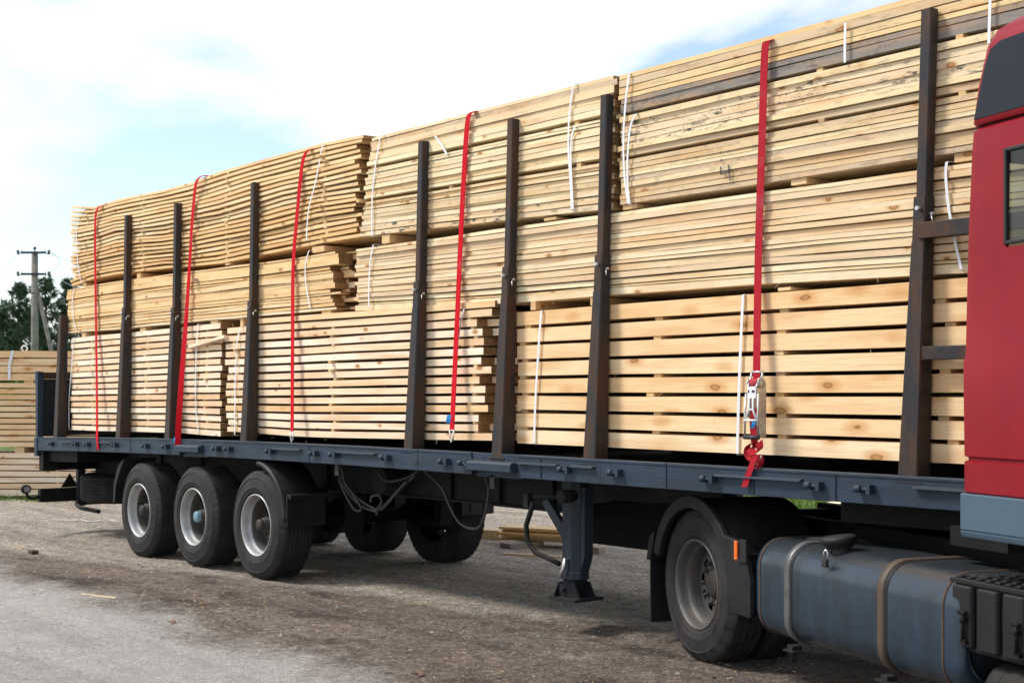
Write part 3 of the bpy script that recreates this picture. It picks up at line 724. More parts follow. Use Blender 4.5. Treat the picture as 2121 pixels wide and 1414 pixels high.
# mudguard over the foremost axle with its flap
def guard(xc, zc, y0, y1, a0, a1, r=0.60, t=0.012, lip=0.05, n=14):
    mb = MB(); vs = []; fs = []
    for i in range(n + 1):
        q = R(a0 + (a1 - a0) * i / n); c, s = math.cos(q), math.sin(q)
        for rr, y in ((r - lip, y0), (r - .01, y0 - .004), (r, y0 + .02), (r + .004, (y0 + y1) / 2), (r, y1 - .02), (r - lip, y1), (r - t, y1 - .02), (r - t, y0 + .02)):
            vs.append((xc + rr * c, y, zc + rr * s))
    for i in range(n):
        for k in range(8):
            fs.append((i * 8 + k, i * 8 + (k + 1) % 8, i * 8 + 8 + (k + 1) % 8, i * 8 + 8 + k))
    fs += [tuple(range(7, -1, -1)), tuple(n * 8 + k for k in range(8))]
    mb.add(vs, fs, 0, True); return mb
for y0, y1 in ((0.0, .44), (TW - .44, TW)):
    gd = guard(AX[2], .53, y0, y1, 4, 86, r=.61).build('mudguard', M['plastic'], trailer, TO)
    f = MB(); f.box(AX[2] + .615, AX[2] + .63, y0 + .01, y1 - .01, .53, .82); f.box(AX[2] + .60, AX[2] + .68, y0 + .02, y1 + .25 if y0 < 1 else y1, .80, .84)
    f.box(AX[2] + .63, AX[2] + .64, y0 + .12, y0 + .16, .56, .80); f.box(AX[2] + .63, AX[2] + .64, y0 + .30, y0 + .34, .56, .80)
    f.build('mud_flap', M['plastic'], gd)
    for o_ in gd.children: o_.location = (-TO[0], -TO[1], -TO[2])
    r_ = MB(); x = AX[0] - .72
    r_.prism([(x + .30, 1.10), (x + .12, 1.0), (x, .80), (x - .02, .58), (x + .03, .58), (x + .06, .78), (x + .20, .98)], y0 + .02, y1 - .02, 'y')
    tpart(r_, 'rear_mud_flap', M['plastic'])
# spare wheel lying under the frame, its carrier, hangers
sx_ = X_at(252, 1.0)
sp = node('spare_wheel', trailer, (sx_ - TO[0], 1.0 - TO[1], .465 + droop(sx_)), (R(90), 0, 0))
tyre_mesh().build('tyre', M['tyre'], sp).location = (0, 0, 0)
rim_mesh(.2).build('rim', M['rim_dirty'], sp)
m = MB(); zz = .42
m.tube([(sx_ - .55, .64, zz + .10), (sx_ - .50, .58, zz), (sx_ - .2, .52, zz - .03), (sx_ + .45, .50, zz - .05)], .028, 8)
m.tube([(sx_ - .54, .60, zz + .02), (sx_ - .54, 1.8, zz + .02)], .03, 8)
m.box(sx_ - .58, sx_ - .50, .60, .70, .40, .92); m.box(sx_ - .58, sx_ - .50, 1.7, 1.8, .40, .92)
tpart(m, 'spare_carrier', M['chassis'])
# rear underrun bar with marker lamp and triangle
bx = -18.45
m = MB(); m.box(bx - .05, bx + .05, .12, 2.38, .47, .65); ub = tpart(m, 'underrun_bar', M['chassis_dark'], bevel=.006)
for y in (.92, 1.92):
    m = MB(); m.box(bx - .03, bx + .03, y, y + .08, .65, 1.0); m.box(bx + .03, X0 + .1, y, y + .06, .93, 1.0); tpart(m, 'bar_hanger', M['chassis_dark'])
m = MB(); m.tube([(bx + .02, .13, .55), (bx, .05, .52), (bx - .02, -.02, .54), (bx - .03, -.04, .60)], .02, 8); m.tube([(bx + .02, -.05, .65), (bx - .05, -.05, .65)], .06, 14)
lamp = tpart(m, 'marker_lamp', M['chassis_dark'])
m = MB(); m.tube([(bx + .022, -.05, .65), (bx + .028, -.05, .65)], .042, 14); tpart(m, 'lens', M['zinc'], lamp)
m = MB(); m.prism([(.42, .655), (.66, .655), (.54, .84)], bx - .02, bx, 'x'); tpart(m, 'warning_triangle', M['chassis_dark'])
# landing gear
lx0, lx1 = -8.03, -7.83; ly0, ly1 = .30, .47
m = MB(); m.cbox(lx0, lx1, ly0, ly1, .40, 1.16, .05); m.cbox(lx0 - .008, lx1 + .008, ly0 - .008, ly1 + .008, .40, .46, .05)
m.box(lx1 - .0, lx1 + .045, ly0 + .05, ly1 - .03, .58, 1.10)
m.prism([(lx1, .46), (lx1 + .045, .58), (lx1, .60)], ly0 + .05, ly1 - .03, 'y')
lg = m.build('landing_leg', M['leg'], trailer, TO, bevel=.006)
m = MB(); m.box(lx0 + .03, lx1 - .03, ly0 + .025, ly1 - .025, .24, .40)
m.box(lx0 - .04, lx1 + .06, ly0 - .06, ly1 + .06, .245, .265)
for y in (ly0 + .0, ly1 - .02): m.prism([(lx0 - .03, .265), (lx1 + .05, .265), (lx1 - .02, .38), (lx0 + .0, .36)], y, y + .015, 'y')
m.prism([(ly0 - .05, .265), (ly1 + .05, .265), (ly1, .37), (ly0, .37)], lx0 - .01, lx0 + .005, 'x')
m.tube([(lx0 + .07, ly0 - .03, .325), (lx0 + .07, ly1 + .03, .325)], .02, 8)
ft = m.build('foot', M['chassis'], trailer, TO)
m = MB(); m.prism([(-8.28, .95), (-8.22, .99), (lx0 + .04, .76), (lx0 + .04, .64)], ly0 + .05, ly0 + .09, 'y')
m.build('brace', M['leg'], trailer, TO)
m = MB(); m.tube([(-7.89, ly0 + .06, 1.03), (-7.89, ly0 - .10, 1.03)], .05, 12); m.tube([(-7.89, .26, 1.02), (-8.11, .12, 1.02)], .018, 8); m.box(-8.14, -8.19, .09, .15, .94, 1.04)
m.tube([(-8.11, .12, .98), (-8.14, .12, .90), (-8.19, .12, .80), (-8.18, .12, .68), (-8.09, .13, .60), (-7.95, .16, .56), (-7.87, .18, .53)], .020, 8)
m.build('crank_handle', M['chassis'], trailer, TO)
m = MB(); m.tube([(-7.92, .28, .56), (-7.93, .27, .49), (-7.95, .25, .42)], .016, 8); m.build('grease_cap', M['zinc'], trailer, TO)
m = MB(); m.cbox(lx0, lx1, TW - ly1, TW - ly0, .40, 1.16, .05); m.box(lx0 - .05, lx1 + .1, TW - ly1 - .06, TW - ly0 + .06, .245, .265); m.box(lx0 + .03, lx1 - .03, TW - ly1 + .025, TW - ly0 - .025, .225, .40)
m.build('landing_leg', M['leg'], trailer, TO)
m = MB(); m.box(lx0 + .05, lx1 - .05, ly1 - .01, TW - ly1 + .01, .86, .95); m.build('leg_cross_tube', M['chassis_dark'], trailer, TO)
bx0, bx1 = X_at(1215, 1.95), X_at(1378, 1.95)
m = MB(); m.box(bx0 - .1, bx1 + .15, 1.95, 2.42, .43, 1.10); m.box(bx0 - .11, bx1 + .16, 1.94, 1.95, 1.02, 1.05); m.build('storage_box', M['chassis_dark'], trailer, TO, bevel=.008)
m = MB(); m.box(-5.38, X1 - .05, .30, 2.2, 1.02, 1.16); m.lathe([(.045, .93), (.045, 1.02)], 'z', (-5.30, 1.25, 0), 12); m.build('coupling_plate', M['chassis_dark'], trailer, TO)
for x_, y_ in ((-9.0, .84), (-10.8, .5)):
    m = MB(); m.tube([(x_, y_, .99), (x_, 1.66, .99)], .13, 16); m.build('air_reservoir', M['chassis_dark'], trailer, TO)
# hoses that hang below the bed
def pts(lst, y): return [Vector((XZ(u, v, y)[0], y, XZ(u, v, y)[1])) for u, v in lst]
def spline(P, k=6):
    out = []
    for i in range(len(P) - 1):
        p0, p1, p2, p3 = P[max(i - 1, 0)], P[i], P[i + 1], P[min(i + 2, len(P) - 1)]
        for j in range(k):
            t = j / k
            out.append(0.5 * ((2 * p1) + (p2 - p0) * t + (2 * p0 - 5 * p1 + 4 * p2 - p3) * t * t + (3 * p1 - p0 - 3 * p2 + p3) * t ** 3))
    return out + [P[-1]]
for path, y, rad in (([(704, 985), (712, 1005), (735, 1035), (765, 1055), (790, 1052), (830, 1010), (860, 985)], .42, .020),
                     ([(708, 965), (715, 1000), (740, 1030), (770, 1050), (785, 1056), (800, 1045), (842, 996)], .38, .018),
                     ([(702, 992), (716, 1025), (735, 1055), (748, 1052), (730, 1020)], .36, .016),
                     ([(768, 1040), (770, 1028), (785, 1026), (790, 1040), (780, 1056), (781, 1066)], .35, .016),
                     ([(880, 975), (915, 1010), (930, 1045), (950, 1080), (975, 1094), (995, 1088), (1008, 1050), (1012, 1010), (1002, 980)], .36, .017),
                     ([(780, 975), (800, 996), (840, 990), (870, 972)], .5, .016)):
    MB().tube(spline(pts(path, y)), rad * .68, 8).build('air_hose', M['hose'], trailer, TO)
for u in (697, 1019):
    x = X_at(u, .05); m = MB(); m.box(x - .03, x + .03, .05, .075, 1.06, 1.165); m.build('hose_bracket', M['hub'], trailer, TO)

# ------------------------------------------------------------------ lumber
def board_mesh(name, x0, x1, y0, y1, zlo, zhi, mats, origin, parent, n=8, seed=0, wob=0.003, skew=0.0):
    rnd = random.Random(seed); b = MB(); vs = []; fs = []
    ph = rnd.uniform(0, 50)
    for i in range(n + 1):
        x = x0 + (x1 - x0) * i / n
        w1 = noise.noise(Vector((x * .9 + ph, seed * .37, 0))) * wob; w2 = noise.noise(Vector((x * 1.1 + ph, seed * .37, 7))) * wob
        wy = noise.noise(Vector((x * .5 + ph, seed * .3, 3))) * wob * 1.6
        za, zb = zlo(x) + w1, zhi(x) + w1 + w2 * .6
        e = skew * (x - x0)
        vs += [(x, y0 + wy, za + e), (x, y1, za + e), (x, y1, zb + e), (x, y0 + wy, zb + e)]
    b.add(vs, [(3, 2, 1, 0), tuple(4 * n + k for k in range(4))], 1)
    o = len(b.v) - len(vs)
    for i in range(n):
        for k in range(4):
            a_ = 4 * i + k; b_ = 4 * i + (k + 1) % 4
            b.f.append((o + a_, o + b_, o + b_ + 4, o + a_ + 4)); b.mi.append(0); b.sm.append(False)
    return b.build(name, mats, parent, origin)

FACE = 0.155                                                  # near face of the load
DEEP = 2.26
def lumber(label, x0, x1, zb, zt, layers, mat, rag=(.03, .03), ends=1, stick=(), warp=None, special={}, yj=.006, wob=.003, seed=1, group=None, stick_w=.045, poke=0.1, noboard=(), lap=None):
    """layers: list of (from, to) fractions of the height, bottom first"""
    rnd = random.Random(seed)
    org = ((x0 + x1) / 2, FACE + DEEP / 2, (zb[0] + zb[1]) / 2)
    t = thing('lumber_bundle', label, 'lumber bundle', org, 0, group)
    lin = lambda a, x: a[0] + (a[1] - a[0]) * (x - x0) / (x1 - x0)
    def zf(fr):
        return lambda x: lin(zb, x) + fr * (lin(zt, x) - lin(zb, x)) + (warp(x, fr) if warp else 0)
    inner = MB()
    for i, (a, b) in enumerate(layers):
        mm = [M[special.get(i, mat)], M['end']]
        y = FACE + rnd.uniform(0, yj * 2)
        xl = x0 + rnd.uniform(-rag[0], rag[0]) + (lap[0] * (i / len(layers) - .5) if lap else 0)
        xr = x1 + rnd.uniform(-rag[1], rag[1]) + (lap[1] * (i / len(layers) - .5) if lap else 0)
        for k in range(1 + ends):
            w = rnd.uniform(.10, .15)
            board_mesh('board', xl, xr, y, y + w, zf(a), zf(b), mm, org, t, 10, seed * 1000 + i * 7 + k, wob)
            y += w + rnd.uniform(.003, .012)
            xl = x0 + rnd.uniform(-rag[0], rag[0]) * 1.3; xr = x1 + rnd.uniform(-rag[1], rag[1]) * 1.5 + rag[1] * .6
        while y < FACE + DEEP - .05:
            w = rnd.uniform(.22, .32)
            xa = x0 + rnd.uniform(-rag[0], rag[0]); xb = x1 + rnd.uniform(-rag[1], rag[1])
            vs = []; nn = 5
            for j in range(nn + 1):
                x = xa + (xb - xa) * j / nn; za, zz_ = zf(a)(x) + .001, zf(b)(x) - .001
                vs += [(x, y, za), (x, y + w, za), (x, y + w, zz_), (x, y, zz_)]
            fs = [(3, 2, 1, 0), tuple(4 * nn + k for k in range(4))]
            for j in range(nn):
                for k in range(4): fs.append((4 * j + k, 4 * j + (k + 1) % 4, 4 * j + 4 + (k + 1) % 4, 4 * j + 4 + k))
            inner.add(vs, fs)
            y += w + .006
    inner.build('inner_boards', [M[mat]], t, org)['kind'] = 'stuff'
    for u in stick:
        xs = X_at(u, FACE)
        for i in range(len(layers) - 1):
            a, b = layers[i][1], layers[i + 1][0]
            if zf(b)(xs) - zf(a)(xs) < .008: continue
            if rnd.random() < .08: continue
            x = xs + rnd.uniform(-.05, .05); out = rnd.uniform(0.0, .012) if rnd.random() > poke else -rnd.uniform(.015, .05)
            s_ = MB(); s_.box(x - stick_w / 2, x + stick_w / 2, FACE + out + .012, FACE + DEEP - .05, zf(a)(x) + .001, zf(b)(x) - .001)
            s_.build('sticker', M['sticker'], t, org)
    t['_z'] = 0
    return t, org, zf
def even(n, gap):
    p = 1.0 / (n - gap); return [(i * p, i * p + p * (1 - gap)) for i in range(n)]
def packs(spec, seed, gap=0.004):
    """spec: list of (from, to, count) runs of tightly laid boards of uneven thickness"""
    rnd = random.Random(seed); out = []
    for a, b, n in spec:
        ws = [rnd.choice((.7, 1, 1, 1.25, 1.5)) for _ in range(n)]; s = sum(ws); p = a
        for w in ws:
            h = (b - a) * w / s; out.append((p, p + h - gap * rnd.uniform(.5, 2.2))); p += h
    return out
def band(bundle, org, path, wide=.0085, y=FACE - .012, over=True):
    P = [Vector((XZ(u, v, y)[0], y, XZ(u, v, y)[1])) for u, v in path]
    P = spline(P, 5)
    if over:
        P = [P[0] + Vector((.02, .45, .006)), P[0] + Vector((.004, .05, .006)), P[0] + Vector((0, .012, .004))] + P + [P[-1] + Vector((0, .012, -.008)), P[-1] + Vector((.004, .3, -.012))]
    MB().ribbon(P, [Vector((wide, 0, 0))] * len(P), .0025).build('band', M['band'], bundle, org)

def warp1(x, f):
    w = .026 * math.sin((x + 17) * 1.25 + f * 1.6) + .007 * math.sin((x + 17) * 3.1 + f * 9) - .04 * f * math.exp(-((x + 16.75) / .45) ** 2)
    if x < -16.75: w += (.035 * (f ** 3) - .015 * (1 - f)) * ((-16.75 - x) / .6) ** 1.6
    w += .02 * smooth(-11.4, -10.6, x) * (f - .3)
    return w
T1, o1, _ = lumber('airy bundle of thin yellow boards, top tier at the rear of the trailer', -17.42, -10.62, (3.205, 3.18), (4.125, 4.11), even(20, .41), 'yellow', (.06, .085), 3, (176, 292, 468, 668), warp1, {9: 'mixed', 16: 'mixed'}, .014, .010, 11, poke=.22)
for p in ([(167, 429), (161, 452), (158, 500), (163, 560), (169, 585)], [(668, 300), (655, 370), (640, 430), (636, 470), (635, 497)]): band(T1, o1, p)
T2, o2, _ = lumber('tight bundle of cream boards in three packs, middle of the top tier', -10.50, -7.27, (3.20, 3.112), (4.058, 4.062), packs([(0, .355, 11), (.385, .685, 8), (.715, 1, 6)], 5), 'cream', (.025, .03), 1, (752, 935, 1190), None, {0: 'mouldy', 2: 'mouldy', 5: 'mixed', 12: 'mixed', 23: 'mixed', 9: 'mixed'}, .010, .006, 12, lap=(.2, .02), poke=.25)
for p in ([(789, 276), (778, 340), (771, 410), (770, 488)], [(1188, 174), (1180, 230), (1177, 300), (1181, 370), (1184, 433)], [(1190, 264), (1184, 285), (1182, 330), (1187, 433)]): band(T2, o2, p, y=FACE - .012 - .004 * (p[0][1] == 264))
band(T2, o2, [(901, 282), (908, 291), (917, 303), (921, 312), (926, 319)], .013, FACE - .02, False)
T3, o3, _ = lumber('tight bundle of mixed boards with grey weathered and mould-spotted ones, front of the top tier', -7.20, -3.93, (3.125, 3.13), (4.04, 4.06), packs([(0, .345, 9), (.365, .68, 7), (.705, 1, 6)], 8), 'mixed', (.02, .02), 1, (1285, 1690, 1990), None, {16: 'grey', 17: 'grey', 14: 'mouldy', 13: 'mouldy', 12: 'mouldy', 11: 'mouldy', 21: 'yellow', 5: 'cream'}, .010, .006, 13, poke=.1)
for p in ([(1303, 154), (1296, 210), (1291, 290), (1294, 370), (1301, 421)], [(1317, 236), (1306, 262), (1300, 320), (1300, 380), (1304, 421)], [(1751, 48), (1750, 90), (1750, 130)], [(2053, -60), (2051, 0), (2048, 90)]): band(T3, o3, p, over=p[0][0] < 1700, y=FACE - .012 - .004 * (p[0][0] == 1317))
M1, o4, _ = lumber('close-packed bundle of yellow boards with stepped ends, middle tier at the rear', -17.56, -11.02, (2.567, 2.571), (3.140, 3.118), packs([(0, .055, 1), (.062, 1, 13)], 9, .008), 'yellow', (.03, .10), 4, (), lambda x, f: .012 * math.sin((x + 17) * .9) * f, {0: 'cream'}, .010, .010, 14)
for p in ([(154, 597), (150, 620), (150, 650), (157, 683)], [(640, 519), (633, 545), (633, 585), (642, 638)]): band(M1, o4, p)
M2, o5, _ = lumber('long tight bundle of pale cream boards, middle tier running to the cab', -10.66, -4.03, (2.543, 2.452), (3.104, 3.072), packs([(0, 1, 15)], 10, .009), 'cream', (.03, .02), 1, (), lambda x, f: -.012 * math.sin((x + 10.6) * .95) * (1 - f), {1: 'mixed'}, .010, .008, 15)
for p in ([(773, 507), (767, 540), (764, 590), (764, 636)], [(1961, 336), (1959, 365), (1965, 430), (1978, 500), (1991, 557)]): band(M2, o5, p)
def warpb1(x, f):
    return -.025 * (1 - f) ** 4 * smooth(-14.2, -13.3, x)
B1, o6, z6 = lumber('airy bundle of pale boards on the deck at the rear of the trailer', -17.42, -13.28, (1.332, 1.372), (2.50, 2.532), even(16, .27), 'fresh', (.02, .035), 3, (190, 300, 422), warpb1, {}, .008, .006, 16, poke=.05)
for p in ([(152, 699), (148, 760), (143, 830), (143, 889)], [(410, 671), (406, 740), (405, 830), (411, 897)]): band(B1, o6, p)
bl = [Vector((X_at(385, .1), .11, z6(.79)(X_at(385, .1)))), Vector((X_at(462, .1), .11, z6(.86)(X_at(462, .1))))]
m = MB(); d_ = (bl[1] - bl[0])
m.add([bl[0] + Vector((0, a, b)) for a, b in ((0, 0), (.13, -.02), (.13, .012), (0, .032))] + [bl[1] + Vector((0, a, b)) for a, b in ((0, 0), (.13, -.02), (.13, .012), (0, .032))], [(3, 2, 1, 0), (4, 5, 6, 7), (0, 1, 5, 4), (1, 2, 6, 5), (2, 3, 7, 6), (3, 0, 4, 7)])
tag(m.build('board', M['fresh'], B1, o6), 'loose slipped board sticking up at an angle', None)
B2, o7, z7 = lumber('airy bundle of pale boards with staggered right ends, middle of the bottom tier', -13.16, -8.76, (1.362, 1.425), (2.474, 2.465), even(14, .29), 'fresh', (.035, .10), 2, (486, 685, 975), lambda x, f: .04 * (1 - f) ** 5 * (1 - smooth(-13.0, -11.5, x)) , {3: 'beam'}, .008, .006, 17, poke=.06)
for p in ([(499, 677), (491, 710), (487, 780), (486, 900)],): band(B2, o7, p)
band(B2, o7, [(961, 640), (957, 655), (951, 690), (950, 702)], .008, FACE - .02, False)
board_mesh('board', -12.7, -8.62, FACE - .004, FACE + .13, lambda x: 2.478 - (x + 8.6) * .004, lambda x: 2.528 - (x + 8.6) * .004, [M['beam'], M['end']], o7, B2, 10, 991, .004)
B3, o8, _ = lumber('bundle of eight thick planed pine layers with white bands, bottom tier behind the cab', -8.35, -4.03, (1.417, 1.410), (2.423, 2.434), even(8, .205), 'beam', (.012, .01), 1, (1085, 1352, 1608, 1960), None, {}, .004, .004, 18, poke=.0, stick_w=.07)
for p in ([(1121, 644), (1115, 730), (1109, 830), (1106, 918)], [(1539, 611), (1534, 720), (1530, 830), (1527, 939)]): band(B3, o8, p, .0105)

def strokes(bundle, org, lines, y, mat, name='pencil_mark', r=.004):
    mb = MB()
    for (u0, v0), (u1, v1) in lines:
        a, b = XZ(u0, v0, y), XZ(u1, v1, y); d = Vector((b[0] - a[0], 0, b[1] - a[1])); L_ = max(d.length, 1e-4); nrm = Vector((-d.z, 0, d.x)) / L_ * r
        A, B = Vector((a[0], y, a[1])), Vector((b[0], y, b[1]))
        mb.add([A - nrm, B - nrm, B + nrm, A + nrm, A - nrm + Vector((0, .003, 0)), B - nrm + Vector((0, .003, 0)), B + nrm + Vector((0, .003, 0)), A + nrm + Vector((0, .003, 0))], [(0, 1, 2, 3), (7, 6, 5, 4), (0, 4, 5, 1), (1, 5, 6, 2), (2, 6, 7, 3), (3, 7, 4, 0)])
    o = mb.build(name, M[mat], bundle, org); o['kind'] = 'stuff'; return o
YM = FACE - .009
strokes(M1, o4, [((402, 577), (405, 577)), ((405, 577), (405, 582)), ((402, 579), (405, 579)), ((402, 582), (405, 582)), ((407, 577), (407, 582)), ((409, 577), (409, 582)), ((407, 577), (409, 577)), ((407, 582), (409, 582))], YM, 'pencil')
strokes(M1, o4, [((408, 587), (408, 592)), ((410, 587), (413, 586.5)), ((413, 586.5), (411, 592))], YM, 'pencil')
strokes(M1, o4, [((411, 598), (411, 603))], YM, 'pencil', r=.007)
strokes(T3, o3, [((1492, 345), (1493, 362)), ((1508, 341), (1510, 358)), ((1492, 356), (1511, 352)), ((1492, 361), (1511, 357)), ((1510, 358), (1512, 375)), ((1490, 317), (1494, 315)), ((1505, 314), (1509, 313)), ((1491, 333), (1495, 331))], YM, 'pencil', 'marker_stroke', .0045)
# fine torn fibres hanging from sawn edges
def fibres(bundle, org, spots, seed):
    rnd = random.Random(seed); mb = MB()
    for u, v in spots:
        x, z = XZ(u, v, FACE - .01); p = Vector((x, FACE - .012, z)); P = [p]
        d = Vector((rnd.uniform(-.6, .6), -.25, rnd.uniform(-1, .4))).normalized()
        for k in range(5):
            d = (d + Vector((rnd.gauss(0, .5), rnd.gauss(0, .15), rnd.gauss(-.1, .5)))).normalized(); P.append(P[-1] + d * rnd.uniform(.005, .014))
        mb.tube(P, .0009, 3)
    o = mb.build('splinters', M['fresh'], bundle, org); o['kind'] = 'stuff'
rq = random.Random(4)
fibres(B2, o7, [(rq.uniform(540, 980), 900 + rq.uniform(-3, 14)) for _ in range(16)] + [(rq.uniform(540, 830), rq.uniform(690, 890)) for _ in range(14)], 1)
fibres(B3, o8, [(rq.uniform(1270, 1860), rq.uniform(700, 940)) for _ in range(14)], 2)
fibres(M2, o5, [(rq.uniform(760, 1860), 0) for _ in range(0)] + [(u_, 640 - (u_ - 730) * .055 + rq.uniform(-6, 8)) for u_ in [rq.uniform(740, 1860) for _ in range(14)]], 3)
fibres(B1, o6, [(rq.uniform(150, 440), rq.uniform(780, 890)) for _ in range(24)], 4)

# bearers: square timbers laid across between the tiers
ORD = ['rearmost', 'second', 'third', 'fourth', 'fifth', 'sixth', 'seventh', 'eighth', 'ninth', 'foremost']
CNT = {}
def nth(g):
    CNT[g] = CNT.get(g, -1) + 1; return ORD[CNT[g]]
def bearer(u, z0, z1, label, grp, w=.10, out=.0, length=2.2):
    x = X_at(u, FACE)
    m = MB(); m.box(x - w / 2, x + w / 2, FACE + .02 - out, FACE + .02 + length, z0 + .003, z1 - .003)
    tag(m.build('bearer', M['bearer'], None, (x, 1.25, z0)), nth(grp) + ' ' + label, 'bearer', grp)
for u, z0, z1, w in ((172, 3.14, 3.185, .1), (284, 3.135, 3.195, .1), (467, 3.13, 3.19, .1), (655, 3.12, 3.178, .22)):
    bearer(u, z0, z1, 'rough timber bearer under the airy top bundle at the rear', 'bearers under the rear top bundle', w)
for u, z0, z1, w in ((795, 3.106, 3.186, .12), (1135, 3.093, 3.118, .14)):
    bearer(u, z0, z1, 'rough timber bearer under the cream three-pack bundle of the top tier', 'bearers under the cream top bundle', w)
for u, z0, z1, w in ((1300, 3.088, 3.125, .14), (1650, 3.083, 3.127, .12), (1992, 3.076, 3.13, .12)):
    bearer(u, z0, z1, 'rough timber bearer under the mixed mouldy bundle of the top tier', 'bearers under the mixed top bundle', w)
for u, z0, z1, w in ((170, 2.505, 2.568, .12), (292, 2.515, 2.568, .14), (440, 2.535, 2.57, .16)):
    bearer(u, z0, z1, 'timber bearer between the rear bottom bundle and the yellow middle bundle', 'bearers on the rear bottom bundle', w)
for u, z0, z1, w in ((497, 2.478, 2.57, .06), (672, 2.53, 2.57, .16)):
    bearer(u, z0, z1, 'timber bearer on the staggered bottom bundle under the yellow middle bundle', 'bearers on the staggered bottom bundle', w)
for u, z0, z1, w in ((822, 2.53, 2.545, .06), (1100, 2.430, 2.505, .06), (1230, 2.432, 2.49, .12), (1620, 2.436, 2.462, .1)):
    bearer(u, z0, z1, 'timber bearer under the long pale bundle of the middle tier', 'bearers under the long pale bundle', w)
for u, z1 in ((200, 1.335), (330, 1.345), (430, 1.36), (560, 1.37), (740, 1.385), (930, 1.40), (1130, 1.415), (1400, 1.413), (1700, 1.410), (1960, 1.409)):
    x = X_at(u, .95); zz_ = 1.300 + droop(x)
    m = MB(); m.box(x - .05, x + .05, .95, 2.3, zz_ + .002, z1 - .004)
    tag(m.build('bearer', M['deck'], None, (x, 1.25, zz_)), nth('deck') + ' timber bearer on the trailer deck under the bottom bundles, counted from the tail', 'bearer', 'bearers on the deck')  # near-black deck colour paints in the shade of the gap under the load

# ------------------------------------------------------------------ red ratchet straps
def strap(label, path, hw, mat='strap', end_rail=False, twist=None, hook=False, tagpos=None, xtra=None):
    P = []; W = []
    for i, q in enumerate(path):
        u, v, y = q
        x, z = XZ(u, v, y); P.append(Vector((x, y, z)))
    top = P[0]
    P2 = spline(P, 6)
    org = (P[-1].x, P[-1].y, P[-1].z)
    t = thing('ratchet_strap', label, 'strap', org, 0, 'red lashing straps over the load')
    n = len(P2)
    for i in range(n):
        f = i / (n - 1)
        if twist:
            q = twist * smooth(.35, 1, f); W.append(Vector((hw * math.cos(q), hw * math.sin(q), 0)))
        else: W.append(Vector((hw, 0, 0)))
    P2 = [top + Vector((.05, 2.2, .03)), top + Vector((.01, .3, .022)), top + Vector((.0, .05, .014)), top + Vector((0, .01, .006))] + P2
    W = [Vector((hw, 0, 0))] * 4 + W
    MB().ribbon(P2, W, .004).build('webbing', M[mat], t, org)
    if hook:
        p = P[-1]; h = MB()
        h.tube([p + Vector((-.028, 0, .01)), p + Vector((-.02, -.004, -.05)), p + Vector((-.005, -.004, -.085)), p + Vector((.012, .0, -.075)), p + Vector((.018, .0, -.05))], .006, 6)
        h.tube([p + Vector((.028, 0, .01)), p + Vector((.02, -.004, -.05)), p + Vector((.005, -.004, -.085))], .006, 6)
        h.tube([p + Vector((-.03, 0, .008)), p + Vector((.03, 0, .008))], .006, 6)
        h.build('hook', M['zinc'], t, org)
    if tagpos:
        u, v, y = tagpos; x, z = XZ(u, v, y)
        b = MB(); b.ribbon([(x, y, z + .035), (x - .008, y - .006, z), (x - .014, y - .002, z - .03)], [Vector((.016, .009, 0))] * 3, .002)
        b.build('label_tag', M['blue_tag'], t, org)
    return t, org
YF = FACE - .025
strap('red strap nearest the rear end, narrow, hanging over the edge of the deck rail', [(205, 428, YF), (198, 447, YF), (197, 520, YF), (199, 680, YF), (201, 850, .06), (201, 905, -.012), (203, 931, -.012)], .030)
strap('red strap that twists and widens downwards, with a blue tag at the rail', [(415, 366, YF), (405, 385, YF), (397, 470, YF), (392, 560, YF), (384, 680, .10), (375, 800, .03), (369, 895, -.012), (368, 928, -.014)], .031, twist=1.15, tagpos=(364, 911, -.03))
strap('red strap third from the rear, hooked above the rail between two stakes', [(638, 311, YF), (626, 340, YF), (614, 460, YF), (607, 560, YF), (606, 700, .11), (605, 896, .05)], .030, hook=True)
strap('bright red strap down the cream bundles beside the fifth stake, blue tag near its hook', [(977, 233, YF), (968, 255, YF), (960, 380, YF), (953, 520, YF), (946, 680, .11), (936, 893, .05)], .030, hook=True, tagpos=(931, 868, .03))
s5, so5 = strap('faded red strap with steel ratchet and knotted tail, beside the thick planed layers', [(1590, 86, YF), (1584, 110, YF), (1578, 300, YF), (1571, 520, YF), (1568, 700, .09), (1567, 800, .075)], .029, mat='strap_old')
rx = X_at(1565, .03)
def rz_(v): return XZ(1565, v, .03)[1]
m = MB()
for dx in (-.038, .032):
    m.prism([(.085, rz_(790)), (.02, rz_(782)), (-.005, rz_(800)), (.0, rz_(835)), (.03, rz_(905)), (.085, rz_(905))], rx + dx, rx + dx + .006, 'x')
m.tube([(rx - .05, .03, rz_(793)), (rx + .052, .03, rz_(793))], .014, 10); m.tube([(rx - .05, .045, rz_(770)), (rx + .045, .045, rz_(770))], .007, 8)
for dx in (-.045, .045): m.tube([(rx + dx, .045, rz_(770)), (rx + dx, .03, rz_(793))], .007, 6)
m.lathe([(.001, -.046), (.034, -.046), (.034, -.041), (.001, -.041)], 'x', (rx, .03, rz_(793)), 14); m.lathe([(.001, .041), (.034, .041), (.034, .046), (.001, .046)], 'x', (rx, .03, rz_(793)), 14)
rat = m.build('ratchet', M['zinc'], s5, so5)
m = MB(); m.box(rx - .034, rx + .034, -.008, -.002, rz_(824), rz_(800)); rp_ = m.build('ratchet_plate', M['band'], s5, so5)
for dx_ in (-.028, .004, .016):
    m = MB(); m.box(rx + dx_, rx + dx_ + .010, -.0095, -.0075, rz_(813), rz_(807.5)); m.build('slot', M['black_grip'], rp_, so5)
m = MB()
zt_, zm_, zb_ = rz_(824), rz_(848), rz_(870)
